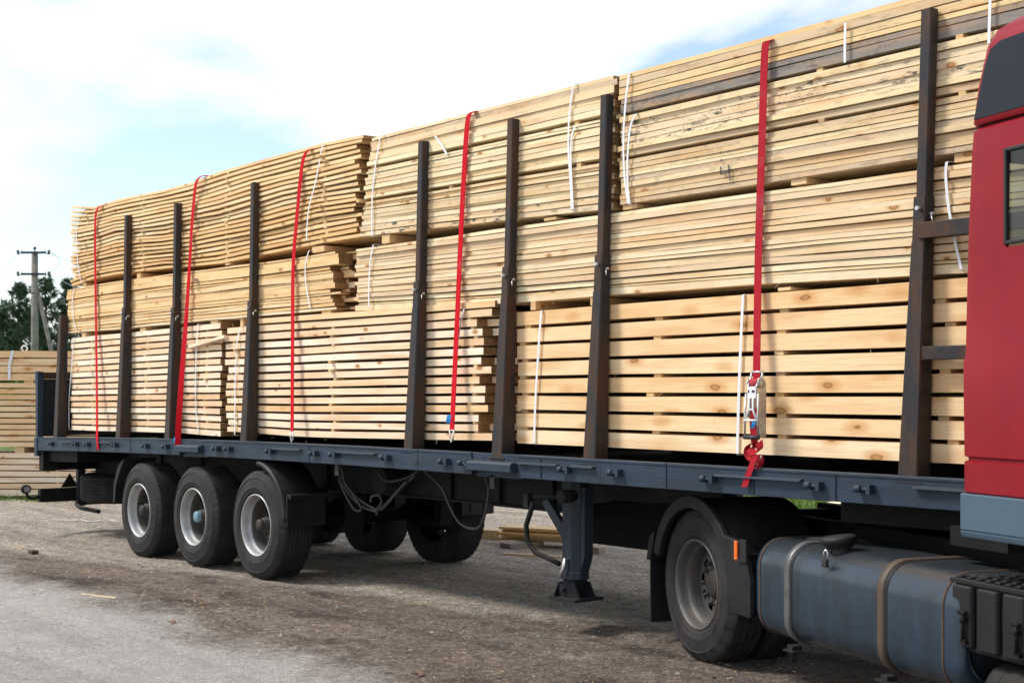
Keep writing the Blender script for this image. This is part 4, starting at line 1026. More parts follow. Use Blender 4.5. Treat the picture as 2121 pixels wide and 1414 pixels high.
for sg in (-1, 1):
    m.tube([(rx + sg * .016, -.012, zt_), (rx + sg * .016, -.012, zm_), (rx + sg * .048, -.014, zb_)], .007, 6)
m.tube([(rx - .052, -.014, zb_), (rx + .052, -.014, zb_)], .008, 6); m.tube([(rx - .02, -.012, zm_), (rx + .02, -.012, zm_)], .006, 6)
m.build('release_handle', M['band'], s5, so5)
m = MB()
for sg in (-1, 1): m.tube([(rx + sg * .05, .0, rz_(815)), (rx + sg * .052, -.01, rz_(860)), (rx + sg * .054, -.008, rz_(905))], .007, 6)
m.build('lever', M['zinc'], s5, so5)
m = MB(); m.tube([(rx - .06, -.008, rz_(905)), (rx + .06, -.008, rz_(905))], .014, 10); m.build('grip', M['black_grip'], s5, so5)
m = MB(); m.lathe([(.024, -.038), (.030, -.03), (.030, .03), (.024, .038)], 'x', (rx, .03, rz_(793)), 14)
m.ribbon([(rx, .02, rz_(845)), (rx - .004, .012, rz_(880)), (rx, .02, rz_(915)), (rx + .008, .03, rz_(928))], [Vector((.027, 0, 0))] * 4, .004)
m.build('wound_webbing', M['strap_old'], s5, so5)
m = MB(); m.ribbon([(rx + .03, -.004, rz_(868)), (rx + .022, -.014, rz_(878)), (rx + .008, -.012, rz_(886))], [Vector((.012, .006, 0))] * 3, .002); m.build('label_tag', M['blue_tag'], s5, so5)
m = MB()
k = [(1562, 915), (1550, 922), (1547, 936), (1556, 948), (1570, 945), (1576, 955), (1572, 968)]
P = spline(pts(k, .0), 5); m.ribbon(P, [Vector((.006, .022, .010))] * len(P), .005)
k = [(1572, 915), (1574, 930), (1562, 938), (1552, 930), (1553, 945), (1566, 952)]
P = spline(pts(k, -.01), 5); m.ribbon(P, [Vector((.016, .012, .016))] * len(P), .006)
m.build('knot', M['strap_old'], s5, so5)
m = MB(); P = spline(pts([(1566, 942), (1560, 956), (1553, 975), (1546, 995), (1542, 1008)], -.022), 4); m.ribbon(P, [Vector((.026, 0, 0.004))] * len(P), .004); m.build('loose_tail', M['strap_old'], s5, so5)
m = MB(); P = pts([(1552, 944), (1560, 953), (1572, 953), (1577, 944)], .0); m.tube(spline(P, 4), .007, 6); m.tube([P[1], P[1] + Vector((.02, .05, -.06))], .007, 6); m.build('hook', M['zinc'], s5, so5)

# ------------------------------------------------------------------ tractor unit
BETA = R(18.5)
OT = Vector((-6.583, .286, 0.0))
truck = thing('truck_tractor', 'red cab truck tractor with a blue grey fuel tank, coupled to the trailer', 'truck', OT, -BETA)
def CX(u, y=0.0):
    a = YAW + BETA; t = (u - CU) / FPX; c, s = math.cos(a), math.sin(a)
    return 8.42 + (4.42 + y) * (t * c - s) / (c + t * s)
def part(mb, name, mat, parent=None, **k): return mb.build(name, mat, parent or truck, **k)
for y in (0.78, 1.56):
    m = MB(); m.box(-.95, 5.2, y, y + .08, .70, .95); part(m, 'frame_rail', M['chassis_dark'])
for x in (-.8, .35, 1.4, 2.6): m = MB(); m.box(x, x + .1, .86, 1.56, .74, .92); part(m, 'cross_member', M['chassis_dark'])
wheel(truck, (0, 0.0, .525), 'truck', spin=.25)
wheel(truck, (0, .325, .525), 'truck', dual_inner=True)
wheel(truck, (0, 2.40, .525), 'truck', rz=math.pi, spin=.7)
wheel(truck, (0, 2.075, .525), 'truck', rz=math.pi, dual_inner=True)
wheel(truck, (3.75, .03, .525), 'truck', spin=.5); wheel(truck, (3.75, 2.37, .525), 'truck', rz=math.pi, spin=.1)
m = MB(); m.tube([(0, .5, .525), (0, 1.9, .525)], .10, 12); m.lathe([(.05, 1.0), (.2, 1.08), (.2, 1.32), (.05, 1.4)], 'y', (0, 0, .525), 16); part(m, 'drive_axle', M['chassis_dark'])
m = MB(); m.tube([(3.75, .3, .525), (3.75, 2.1, .525)], .06, 10); part(m, 'front_axle', M['chassis_dark'])
# fifth wheel
m = MB(); m.prism([(.36, .90), (1.2, .92), (1.34, 1.2), (1.2, 1.48), (.36, 1.50), (.32, 1.35), (.80, 1.25), (.80, 1.15), (.32, 1.05)], .975, 1.012, 'z')
m.box(.6, 1.1, .87, 1.0, .90, .975); m.box(.6, 1.1, 1.40, 1.53, .90, .975); part(m, 'coupling_plate', M['chassis_dark'])
# rear mudguards: rear quarter, top arch, front skirt
for y0, y1 in ((-.03, .64), (1.76, 2.43)):
    gd = part(guard(0, .525, y0 + .03, y1, 8, 165, r=.562, lip=.0, n=22), 'mudguard', M['plastic'])
    f = MB()
    arc = lambda r_, a0, a1, n_: [(r_ * math.cos(R(a0 + (a1 - a0) * i / n_)), .525 + r_ * math.sin(R(a0 + (a1 - a0) * i / n_))) for i in range(n_ + 1)]
    ya, yb = (y0 - .012, y0 + .03) if y0 < 1 else (y1 - .03, y1 + .012)
    ro = arc(.585, 166, 38, 20); ri = arc(.498, 166, 38, 20)
    f.prism(ro + [(.60, .87), (.74, .76), (.80, .62), (.80, .40), (.545, .40), (.535, .50), (.505, .60), (.47, .71)] + ri[::-1], ya, yb, 'y')
    f.box(.56, .80, min(ya, yb) + .042 if y0 < 1 else y0 + .02, y1 - .03, .40, .42); f.box(.60, .615, y0 + .03, y1 - .03, .42, .78)
    part(f, 'front_skirt', M['plastic'], gd, bevel=.008)
    f = MB(); f.box(-.685, -.665, y0 + .02, y1 - .02, .15, .62); f.prism([(-.70, .60), (-.64, .60), (-.575, .80), (-.60, .81), (-.66, .76)], y0, y1 - .02, 'y')
    part(f, 'mud_flap', M['plastic'], gd)
m = MB(); m.box(.70, .78, -.06, -.044, .745, .885); m.box(.64, .70, -.058, -.044, .78, .85); rb_ = part(m, 'reflector_bracket', M['plastic'])
m = MB(); m.box(.655, .690, -.075, -.061, .752, .872); part(m, 'side_reflector', M['orange'], None, bevel=.004)
# fuel tank: rounded section along x, domed ends
def tank(x0, x1, y0, y1, z0, z1, rr, mat, name='fuel_tank'):
    def sec(x, ins):
        out = []; r = rr; a0, a1, b0, b1 = y0 + ins, y1 - ins, z0 + ins, z1 - ins
        for cy, cz, q0 in ((a0 + r, b0 + r, 180), (a1 - r, b0 + r, 270), (a1 - r, b1 - r, 0), (a0 + r, b1 - r, 90)):
            for i in range(9):
                q = R(q0 + i * 90 / 8); bulge = 0.0
                out.append((x, cy + r * math.cos(q), cz + r * math.sin(q)))
        return out
    secs = [(x0 + .02, .075), (x0 + .006, .05), (x0, .03), (x0 + .012, .012), (x0 + .035, .002), (x0 + .06, 0)]
    e = [(x1 - (s[0] - x0), s[1]) for s in secs][::-1]
    mids = [(x0 + (x1 - x0) * i / 10, 0) for i in range(1, 10)]
    allS = secs + mids + e; mb = MB(); vs = []; n = 36
    for x, ins in allS: vs += sec(x, ins)
    fs = [(i * n + k, i * n + (k + 1) % n, (i + 1) * n + (k + 1) % n, (i + 1) * n + k) for i in range(len(allS) - 1) for k in range(n)]
    fs += [tuple(range(n)), tuple((len(allS) - 1) * n + k for k in range(n - 1, -1, -1))]
    mb.add(vs, fs, 0, True); return part(mb, name, mat), sec
TK = (.81, 2.80, -.02, .63, .305, .905)
tk, tsec = tank(*TK, .165, M['tank'])
def hoop(x, w, out, mat, name, parent):
    mb = MB(); vs = []; n = 36
    for dx in (-w, w):
        for ins in (-out, .004): vs += tsec(x + dx, ins)
    # order: outer/inner at -w, outer/inner at +w
    fs = []
    for k in range(n):
        k2 = (k + 1) % n
        fs += [(k, k2, 2 * n + k2, 2 * n + k), (k, n + k, n + k2, k2), (2 * n + k, 2 * n + k2, 3 * n + k2, 3 * n + k)]
    mb.add(vs, fs, 0, True); return part(mb, name, mat, parent)
for x in (.885, 2.66): hoop(x, .007, .004, M['rust'], 'weld_seam', tk)
hoop(1.21, .045, .003, M['rubber'], 'strap_pad', tk); hoop(2.15, .045, .003, M['rubber'], 'strap_pad', tk)
for x, mt in ((1.205, 'tank_strap'), (2.145, 'tank_strap_rust')):
    st_ = hoop(x, .028, .009, M[mt], 'tank_strap', tk)
    m = MB(); m.box(x - .03, x + .03, -.005, .06, .255, .30); m.tube([(x, .02, .30), (x, .02, .20)], .009, 8); m.box(x - .055, x + .055, -.02, .05, .262, .272); m.lathe([(.02, .235), (.02, .255)], 'z', (x, .02, 0), 6)
    part(m, 'strap_bolt', M['chassis'], tk)
cx_ = CX(1745, .12); m = MB()
m.lathe([(.075, -.02), (.085, .0), (.10, .012), (.104, .03), (.098, .045), (.08, .05), (.0005, .052)], 'z', (0, 0, 0), 24)
cap = part(m, 'tank_cap', M['plastic'], tk); cap.location = (cx_, .10, .935); cap.rotation_euler = (R(6), R(-4), 0)
m = MB(); m.lathe([(.05, .88), (.05, .94)], 'z', (cx_, .11, 0), 16); part(m, 'filler_neck', M['hub'], tk)
m = MB(); px_ = CX(1713, -.02); m.tube([(px_ - .012, -.03, .86), (px_ - .012, -.035, .90), (px_, -.03, .915), (px_ + .012, -.025, .90), (px_ + .012, -.025, .86)], .005, 6); pl_ = part(m, 'padlock_shackle', M['zinc'], tk)
m = MB(); m.box(px_ - .022, px_ + .022, -.045, -.022, .815, .862); part(m, 'padlock', M['hub'], tk, bevel=.003)
# step box with ribbed lid and latches
bx0_, bx1_ = 2.70, 3.62
m = MB(); m.box(bx0_, bx1_, .02, .52, .54, .868)
for i in range(5):
    a = bx0_ + .005 + i * .185; m.prism([(a, .02), (a + .012, -.01), (a + .145, -.01), (a + .157, .02)], .56, .862, 'z')
bb = part(m, 'battery_box', M['plastic'], bevel=.01)
m = MB(); m.box(bx0_ - .015, bx1_ + .01, .0, .53, .868, .892)
for j in range(6):
    for i in range(13):
        a = bx0_ + .01 + i * .07 + (j % 2) * .015; m.prism([(a, .892), (a + .006, .904), (a + .034, .904), (a + .040, .892)], .02 + j * .085, .075 + j * .085, 'y')
part(m, 'ribbed_lid', M['plastic'], bb, bevel=.004)
for x in (bx0_ + .12, bx0_ + .50):
    m = MB(); m.tube([(x - .028, -.03, .735), (x + .028, -.03, .735)], .010, 8); m.tube([(x, -.028, .735), (x, -.025, .60)], .010, 8); m.lathe([(.0005, -.02), (.016, -.01), (.016, .01), (.0005, .02)], 'z', (x, -.027, .70), 10); m.box(x - .02, x + .02, -.03, .02, .585, .605)
    part(m, 'rubber_latch', M['chassis_dark'], bb)
m = MB(); m.tube([(bx0_ - .03, .0, .552), (bx0_ + .05, .0, .552)], .012, 8); part(m, 'lid_pin', M['hub'], bb)
m = MB(); m.lathe([(.0005, 2.87), (.08, 2.88), (.135, 2.92), (.145, 2.96), (.148, 3.0), (.148, 4.0)], 'x', (0, .15, .36), 28); m.lathe([(.150, 3.015), (.150, 3.022)], 'x', (0, .15, .36), 28); part(m, 'silencer', M['chassis'])
# things on the frame behind the cab
m = MB(); m.box(1.7, 2.6, .9, 1.6, .95, 1.05); m.tube([(1.0, 1.0, 1.0), (1.6, 1.1, 1.08), (2.2, 1.0, 1.12), (2.75, .9, 1.5)], .025, 8); m.tube([(1.0, 1.3, 1.0), (1.7, 1.35, 1.1), (2.3, 1.3, 1.2), (2.75, 1.2, 1.7)], .02, 8)
m.lathe([(.0005, .0), (.09, .0), (.10, .02), (.10, .09), (.0005, .1)], 'z', (1.5, 1.1, .95), 14); m.box(2.3, 2.75, .3, 2.2, 1.0, 1.10); part(m, 'frame_fittings', M['chassis_dark'])
# cab shell lofted through plan outlines, with real window openings
XC0, XC1, YC0, YC1 = 2.79, 4.95, -.03, 2.43
WX0, WX1 = 3.118, 3.52
RY0, RY1 = .07, 2.15
def outline(ins, dx0=0.0):
    x0, x1, y0, y1 = XC0 + ins + dx0, XC1 - ins, YC0 + ins, YC1 - ins; r = .07
    P = []
    def arc(cx, cy, q0):
        return [(cx + r * math.cos(R(q0 + i * 22.5)), cy + r * math.sin(R(q0 + i * 22.5))) for i in range(5)]
    P += arc(x0 + r, y0 + r, 180)                      # rear near corner: from -x to -y
    P += [(WX0 - .025, y0), (WX0, y0), (WX1, y0), (WX1 + .025, y0)]
    P += arc(x1 - r, y0 + r, 270) + arc(x1 - r, y1 - r, 0)
    P += [(WX1, y1), (WX0, y1)] + arc(x0 + r, y1 - r, 90)
    P += [(x0, RY1), (x0, RY0)]
    return P
lv = [(1.318, .006), (1.325, 0), (1.468, 0), (1.476, .014), (1.488, .014), (1.496, 0), (1.95, -.004), (1.985, .004), (2.48, .012), (2.505, .012), (2.93, .018), (2.955, .018), (3.06, .022), (3.075, .035)]
cm = MB(); vs = []; n = len(outline(0))
for z, ins in lv: vs += [(x, y, z) for x, y in outline(ins, .02 * smooth(2.6, 3.1, z))]
fs = []
iw = 6; ir = n - 2                                      # segment indices of the side and rear windows
for i in range(len(lv) - 1):
    zc = (lv[i][0] + lv[i + 1][0]) / 2
    for k in range(n):
        if 2.49 < zc < 2.94 and k in (iw, 16 + 3, ) and (k == iw): continue
        if 2.40 < zc < 2.94 and k == n - 2: continue
        fs.append((i * n + k, i * n + (k + 1) % n, (i + 1) * n + (k + 1) % n, (i + 1) * n + k))
cm.add(vs, fs, 0, True)
cab = part(cm, 'cab', [M['cab_red'], M['interior']])
so = cab.modifiers.new('solid', 'SOLIDIFY'); so.thickness = .018; so.offset = -1; so.material_offset = 1
em = cab.modifiers.new('edges', 'EDGE_SPLIT'); em.split_angle = R(30)
m = MB(); m.box(XC0 + .06, XC1 - .06, YC0 + .06, YC1 - .06, 1.32, 1.36); part(m, 'cab_floor', M['interior'], cab)
# side window: rubber frame and pane
def frame(x0, x1, y, z0, z1, w, t):
    mb = MB()
    mb.box(x0 - w, x0 + w * .4, y - t, y + t, z0 - w, z1 + w); mb.box(x1 - w * .4, x1 + w, y - t, y + t, z0 - w, z1 + w)
    mb.box(x0 + w * .4, x1 - w * .4, y - t, y + t, z0 - w, z0 + w * .4); mb.box(x0 + w * .4, x1 - w * .4, y - t, y + t, z1 - w * .4, z1 + w)
    return mb
part(frame(WX0, WX1, YC0 + .018, 2.505, 2.93, .012, .012), 'window_frame', M['rubber'], cab, bevel=.004)
m = MB(); m.box(WX0, WX1, YC0 + .022, YC0 + .026, 2.505, 2.93); part(m, 'window_pane', M['glass'], cab)
m = MB(); m.box(XC0 + .042, XC0 + .047, RY0, RY1, 2.48, 2.955); part(m, 'rear_pane', M['glass'], cab)
# grey skirt under the cab
m = MB(); m.cbox(XC0 - .0, XC1, YC0 - .004, YC0 + .30, 1.135, 1.316, .02); m.prism([(YC0 + .01, 1.10), (YC0 + .25, 1.10), (YC0 + .3, 1.135), (YC0 - .004, 1.135)], XC0 + .012, XC1, 'x'); part(m, 'cab_skirt', M['cab_grey'], cab, bevel=.008)
# raised roof: red shell leaning forward with a large dark side panel
rl = [(3.085, 0.0, .02), (3.10, .0, .008), (3.28, .035, .012), (3.45, .085, .022), (3.52, .115, .05), (3.57, .17, .12), (3.60, .26, .24)]
rm_ = MB(); vs = []; pl = None
for z, dx, ins in rl:
    x0, x1, y0, y1 = XC0 + .065 + dx, XC1 - dx, YC0 + .0 + ins, YC1 - ins; r = .06; P = []
    for cx, cy, q0 in ((x0 + r, y0 + r, 180), (x1 - r, y0 + r, 270), (x1 - r, y1 - r, 0), (x0 + r, y1 - r, 90)):
        P += [(cx + r * math.cos(R(q0 + i * 22.5)), cy + r * math.sin(R(q0 + i * 22.5)), z) for i in range(5)]
    vs += P; n = len(P)
fs = [(i * n + k, i * n + (k + 1) % n, (i + 1) * n + (k + 1) % n, (i + 1) * n + k) for i in range(len(rl) - 1) for k in range(n)]
fs += [tuple((len(rl) - 1) * n + k for k in range(n)), tuple(range(n - 1, -1, -1))]
rm_.add(vs, fs, 0, True)
roof = part(rm_, 'cab_roof', M['cab_red'], cab); roof.modifiers.new('edges', 'EDGE_SPLIT').split_angle = R(50)
def roof_y(z):
    for (z0, d0, i0), (z1, d1, i1) in zip(rl, rl[1:]):
        if z0 <= z <= z1: return YC0 + i0 + (i1 - i0) * (z - z0) / (z1 - z0)
m = MB(); xa = XC0 + .065
pp = [(xa + .045, 3.112), (4.4, 3.112), (4.4, 3.47), (xa + .22, 3.455), (xa + .15, 3.43), (xa + .115, 3.36)]
vs = [(x, roof_y(z) - .004, z) for x, z in pp] + [(x, roof_y(z) + .01, z) for x, z in pp]; q = len(pp)
m.add(vs, [tuple(range(q)), tuple(range(2 * q - 1, q - 1, -1))] + [(i, q + i, q + (i + 1) % q, (i + 1) % q) for i in range(q)])
part(m, 'roof_side_panel', M['cab_dark'], cab)
m = MB(); m.box(XC0 + .09, XC1 - .1, YC0 + .05, YC1 - .05, 3.05, 3.10); part(m, 'roof_gasket', M['rubber'], cab)

# ------------------------------------------------------------------ background lumber stack on the left
def far_bundle(label, u0, u1, v0, v1, dep, n, gap, mat, bands=(), seed=1, stick=()):
    a = at_depth(u0, v1, dep); b = at_depth(u1, v1, dep); ztop = at_depth(u0, v0, dep).z; zbot = a.z
    L_ = (Vector((b.x, b.y)) - Vector((a.x, a.y))).length
    rz = math.atan2(b.y - a.y, b.x - a.x); rnd = random.Random(seed)
    t = thing('lumber_stack', label, 'lumber stack', (a.x, a.y, zbot), rz, 'lumber stack beyond the trailer tail')
    h = ztop - zbot; lay = even(n, gap)
    for i, (p, q) in enumerate(lay):
        y = rnd.uniform(0, .03); xr = L_ + rnd.uniform(-.03, .03)
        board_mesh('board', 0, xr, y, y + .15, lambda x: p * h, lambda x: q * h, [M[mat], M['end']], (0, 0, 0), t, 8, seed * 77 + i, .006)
        m = MB(); m.box(0, xr, y + .16, 1.1, p * h, q * h); m.build('back_boards', M[mat], t)['kind'] = 'stuff'
    for sx in stick:
        for i in range(n - 1):
            m = MB(); m.box(sx, sx + .06, .03, 1.0, lay[i][1] * h + .001, lay[i + 1][0] * h - .001); m.build('sticker', M['sticker'], t)
    for bx, lean in bands:
        m = MB(); m.ribbon([(bx + lean, -.01, h + .01), (bx, -.015, h * .5), (bx, -.015, 0)], [Vector((.025, 0, 0))] * 3, .004); m.build('band', M['band'], t)
    return t
far_bundle('background stack of thick boards with a white band, topmost of its pile', -120, 260, 727, 787, 24.6, 4, .12, 'beam', ((1.03 + .16, .06), (0.2, 0)), 3, (1.35, 2.0))
far_bundle('background stack of thin yellow boards in the middle of the pile beyond the tail', -120, 255, 793, 925, 24.6, 11, .22, 'beam', (), 4)
far_bundle('background stack of pale boards lowest in the pile, standing on the ground', -120, 300, 938, 1024, 24.6, 7, .2, 'fresh', (), 5, (2.55, 2.0, 2.9))
for u, v0, v1 in ((-60, 787, 793), (60, 787, 793), (165, 787, 793)):
    a = at_depth(u, v1, 24.62); m = MB(); m.box(-.08, .08, 0, 1, 0, at_depth(u, v0, 24.62).z - a.z); o_ = m.build('bearer', M['bearer'], None, (0, 0, 0)); o_.location = a; o_.rotation_euler = (0, 0, YAW); tag(o_, {0: 'first', 1: 'second', 2: 'third'}[(u + 60) // 110] + ' short bearer from the left under the topmost background stack', 'bearer', 'bearers of the background pile top')
for u in (-60, 40, 150, 250):
    a = at_depth(u, 938, 24.62); m = MB(); m.box(-.08, .08, 0, 1, 0, .10); o_ = m.build('bearer', M['bearer'], None, (0, 0, 0)); o_.location = a; o_.rotation_euler = (0, 0, YAW); tag(o_, {-60: 'first', 40: 'second', 150: 'third', 250: 'fourth'}[u] + ' bearer from the left between the two lower background stacks', 'bearer', 'bearers of the lower background pile')
a = at_depth(50, 727, 24.7); m = MB()
m.tube(spline([a + Vector((-.02, 0, 0)), a + Vector((-.05, -.03, .05)), a + Vector((0, 0, .10)), a + Vector((.05, .04, .05)), a + Vector((.02, .02, 0))], 5), .012, 6)
tag(m.build('band_loop', M['band'], None, a), 'small white loop of band sticking up from the background stack', 'band')

# ------------------------------------------------------------------ utility pole, trees, bush
pb = at_depth(72, 800, 65); pb.z = gz(pb.x, pb.y)
pole = thing('utility_pole', 'grey concrete utility pole with two crossarms and a diagonal strut', 'utility pole', pb, YAW)
ph = at_depth(72, 522, 65).z - pb.z
MB().tube([(0, 0, -.1), (0, 0, ph * .5), (0, 0, ph)], [.20, .18, .155], 8).build('post', M['concrete'], pole)
MB().tube([(1.55, .3, -.1), (.15, 0, ph - 1.86)], [.13, .09], 6).build('strut', M['concrete'], pole)
MB().tube([(-.24, -.2, ph - 1.92), (.24, -.2, ph - 1.92)], .03, 6).build('clamp', M['iron'], pole)
wires = []
for zz_ in (ph - .04, ph - 1.04):
    m = MB(); m.box(-.58, .58, -.22, -.14, zz_ - .05, zz_ + .05); arm = m.build('crossarm', M['iron'], pole)
    for x in (-.72, .72, -.56, .56):
        m = MB()
        if abs(x) > .6:
            m.tube([(math.copysign(.56, x), -.18, zz_), (x, -.18, zz_ - .10), (x, -.18, zz_ + .02)], .02, 6); m.lathe([(.02, -.08), (.07, -.04), (.06, .02), (.08, .05), (.05, .12), (.02, .13)], 'z', (x, -.18, zz_), 10)
        else: m.tube([(x, -.18, zz_), (x, -.18, zz_ + .18)], .012, 5)
        m.build('insulator', M['porcelain'], arm)
m = MB(); m.lathe([(.03, 0), (.03, .12), (.08, .14), (.07, .22), (.03, .26)], 'z', (0, 0, ph), 10); m.build('insulator', M['porcelain'], pole)
Rz = lambda v: Vector((v[0] * math.cos(YAW) - v[1] * math.sin(YAW), v[0] * math.sin(YAW) + v[1] * math.cos(YAW), v[2]))
def wire(a, b, sag, label):
    P = []
    for i in range(17):
        t = i / 16; p = a.lerp(b, t); p.z -= sag * 4 * t * (1 - t); P.append(p)
    tag(MB().tube([p - a for p in P], .012, 4).build('overhead_wire', M['wire']), label, 'wire', 'overhead wires').location = a
top_l, top_r = pb + Rz((-.72, -.18, ph)), pb + Rz((.72, -.18, ph)); lo_l, lo_r = pb + Rz((-.72, -.18, ph - 1)), pb + Rz((.72, -.18, ph - 1))
wire(top_r, at_depth(420, 560, 45), .5, 'overhead wire from the upper crossarm running right behind the load')
wire(lo_r, at_depth(420, 640, 45), .5, 'overhead wire from the lower crossarm running right behind the load')
wire(lo_l, at_depth(-160, 720, 40), .6, 'overhead wire from the lower crossarm running down to the left')
wire(top_l, at_depth(-160, 650, 40), .6, 'overhead wire from the upper crossarm running down to the left')
wire(pb + Rz((.2, -.2, ph - 1.9)), at_depth(-200, 660, 45), .4, 'overhead wire from the pole clamp running left')
P_ = [top_r, top_r + Rz((.5, 0, -.4)), lo_r + Rz((.35, 0, .25)), lo_r]
tag(MB().tube([p - top_r for p in spline(P_, 5)], .012, 4).build('overhead_wire', M['wire'], None), 'slack jumper wire between the two crossarms', 'wire', 'overhead wires').location = top_r

def pine(u, v_top, dep, spread, seed, label, low=.16):
    rnd = random.Random(seed)
    base = at_depth(u, 800, dep); base.z = gz(base.x, base.y); H_ = at_depth(u, v_top, dep).z - base.z
    t = thing('pine_tree', label, 'tree', base, rnd.uniform(0, 6), 'pine trees beyond the pole')
    lean = Vector((rnd.uniform(-.02, .02), rnd.uniform(-.02, .02), 1))
    ax = lambda z: Vector((lean.x * z + .12 * math.sin(z * .6 + seed), lean.y * z, z))
    tr = MB(); tr.tube([ax(H_ * i / 10) for i in range(11)], [.19 * (1 - i / 11) + .015 for i in range(11)], 8)
    cr = MB(); nz_ = 0; z = H_ * low
    while z < H_ * .99:
        f = (z - H_ * low) / (H_ * (1 - low))
        r = spread * (1 - f) ** .62 * (.55 + .45 * min(1, f * 3 + .3)) * rnd.uniform(.65, 1.15)
        for k in range(rnd.randint(4, 6)):
            q = rnd.uniform(0, 6.283); L_ = r * rnd.uniform(.55, 1.15) + .12
            if rnd.random() < .10: continue
            d = Vector((math.cos(q), math.sin(q), rnd.uniform(.05, .4) + f * .5)); s = ax(z); e = s + d * L_
            tr.tube([s, s.lerp(e, .5) - Vector((0, 0, .04 * L_)), e], [.035 * (1.1 - f), .022 * (1.1 - f), .008], 4, cap=False)
            nc = int(7 + 15 * L_ / spread)
            for c in range(nc):
                w = rnd.uniform(.25, 1.05); p = s.lerp(e, w) + Vector((rnd.gauss(0, .13), rnd.gauss(0, .13), rnd.gauss(0, .10) + .04)) * (.7 + L_ * .4)
                for j in range(9):                         # a tuft of long needles
                    v = Vector((rnd.gauss(0, 1), rnd.gauss(0, 1), rnd.gauss(.35, .8))).normalized() * rnd.uniform(.16, .30)
                    o = v.cross(Vector((rnd.gauss(0, 1), rnd.gauss(0, 1), rnd.gauss(0, 1)))).normalized() * .035
                    cr.add([p - o, p + o, p + v + o * .3, p + v - o * .3], [(0, 1, 2, 3)])
        z += H_ * rnd.uniform(.028, .045)
    tr.build('trunk', M['bark'], t); cr.build('crown', M['needles'], t)
    return t
pine(38, 592, 92, 2.3, 1, 'dark pine left of the concrete pole, its top just reaching the lower crossarm', .05)
pine(100, 580, 95, 2.2, 2, 'tall dark pine right of the concrete pole, behind the diagonal strut', .05)
pine(137, 585, 98, 2.0, 3, 'dark pine mostly hidden behind the left edge of the load', .05)
pine(6, 640, 90, 2.1, 4, 'lower dark pine at the left edge of the picture', .03)
pine(-50, 610, 96, 2.3, 5, 'dark pine standing just beyond the left edge of the picture', .05)
pine(70, 640, 100, 2.2, 6, 'shorter pine filling the gap behind the concrete pole', .03)
pine(165, 640, 104, 2.0, 8, 'pine hidden behind the rear end of the load', .03)

def bush(u, dep, w, h, n, seed, label, mat='leaves', cat='bush', name='bush', grp=None):
    rnd = random.Random(seed); base = at_depth(u, 800, dep); base.z = gz(base.x, base.y)
    t = thing(name, label, cat, base, 0, grp); cr = MB(); st = MB()
    for k in range(9):
        q = rnd.uniform(0, 6.28); st.tube([(0, 0, 0), (math.cos(q) * w * .4, math.sin(q) * w * .4, h * .5), (math.cos(q) * w * .7, math.sin(q) * w * .7, h * .9)], [.05, .03, .01], 5)
    lob = [(Vector((rnd.gauss(0, .45) * w, rnd.gauss(0, .45) * w, h * rnd.uniform(.35, .85))), rnd.uniform(.3, .5) * w) for _ in range(12)]
    for i in range(n):
        c, r = rnd.choice(lob); d = Vector((rnd.gauss(0, 1), rnd.gauss(0, 1), rnd.gauss(0, 1))).normalized()
        p = c + d * r * rnd.uniform(.6, 1.1); p.z = max(.05, p.z)
        a = Vector((rnd.gauss(0, 1), rnd.gauss(0, 1), rnd.gauss(0, 1))).normalized() * .09; b = d.cross(a).normalized() * .06
        cr.add([p - a, p - b, p + a, p + b], [(0, 1, 2, 3)])
    st.build('stem', M['bark'], t); cr.build('foliage', M[mat], t)
bush(18, 70, 1.5, 3.98, 5000, 1, 'bright yellow green bush beside the foot of the concrete pole')

# ------------------------------------------------------------------ far hedge behind the load, seen through the gaps
def hedge():
    rnd = random.Random(5); mb = MB()
    for i in range(14000):
        x = rnd.uniform(-90, 60); y = 46 + rnd.gauss(0, 1.6) + x * -.06
        hh = 2.2 + 1.3 * noise.noise(Vector((x * .22, 0, 0))) + .5 * noise.noise(Vector((x * .9, 0, 3)))
        p = Vector((x, y, rnd.uniform(0, 1) ** .7 * max(.6, hh)))
        a = Vector((rnd.gauss(0, 1), rnd.gauss(0, 1), rnd.gauss(0, 1))).normalized() * .28; b = a.cross(Vector((rnd.gauss(0, 1), rnd.gauss(0, 1), rnd.gauss(0, 1)))).normalized() * .2
        mb.add([p - a, p - b, p + a, p + b], [(0, 1, 2, 3)])
    tag(mb.build('hedge', M['leaves']), 'green scrub at the far edge of the yard behind the load', 'scrub', kind='stuff')
hedge()

# ------------------------------------------------------------------ grass, stones, chips
def grass_patch():
    rnd = random.Random(9); mb = MB()
    def blade(x, y, h):
        z = gz(x, y); q = rnd.uniform(0, 6.28); w = .006 + h * .02; b = Vector((math.cos(q), math.sin(q), 0)) * w; l = Vector((rnd.gauss(0, .3), rnd.gauss(0, .3), 1)) * h
        p = Vector((x, y, z - .01)); mb.add([p - b, p + b, p + l * .6 + b * .5 + Vector((0, 0, 0)), p + l], [(0, 1, 2, 3)])
    for _ in range(14000):                                    # meadow behind the truck
        x, y = rnd.uniform(-26, -9), rnd.uniform(8.5, 22)
        if noise.noise(Vector((x * .6, y * .6, 0))) + (y - 10.5) * .18 < rnd.uniform(-.2, .4): continue
        for _k in range(3): blade(x + rnd.gauss(0, .06), y + rnd.gauss(0, .06), rnd.uniform(.05, .22))
    for _ in range(1500):                                    # foot of the background stack
        s = rnd.uniform(-200, 190); p = at_depth(s, 1024, 24.4 + rnd.gauss(0, .25)); blade(p.x, p.y, rnd.uniform(.03, .14))
    tag(mb.build('grass', M['grass']), 'rough grass behind the truck and at the foot of the background stack', 'grass', kind='stuff')
grass_patch()
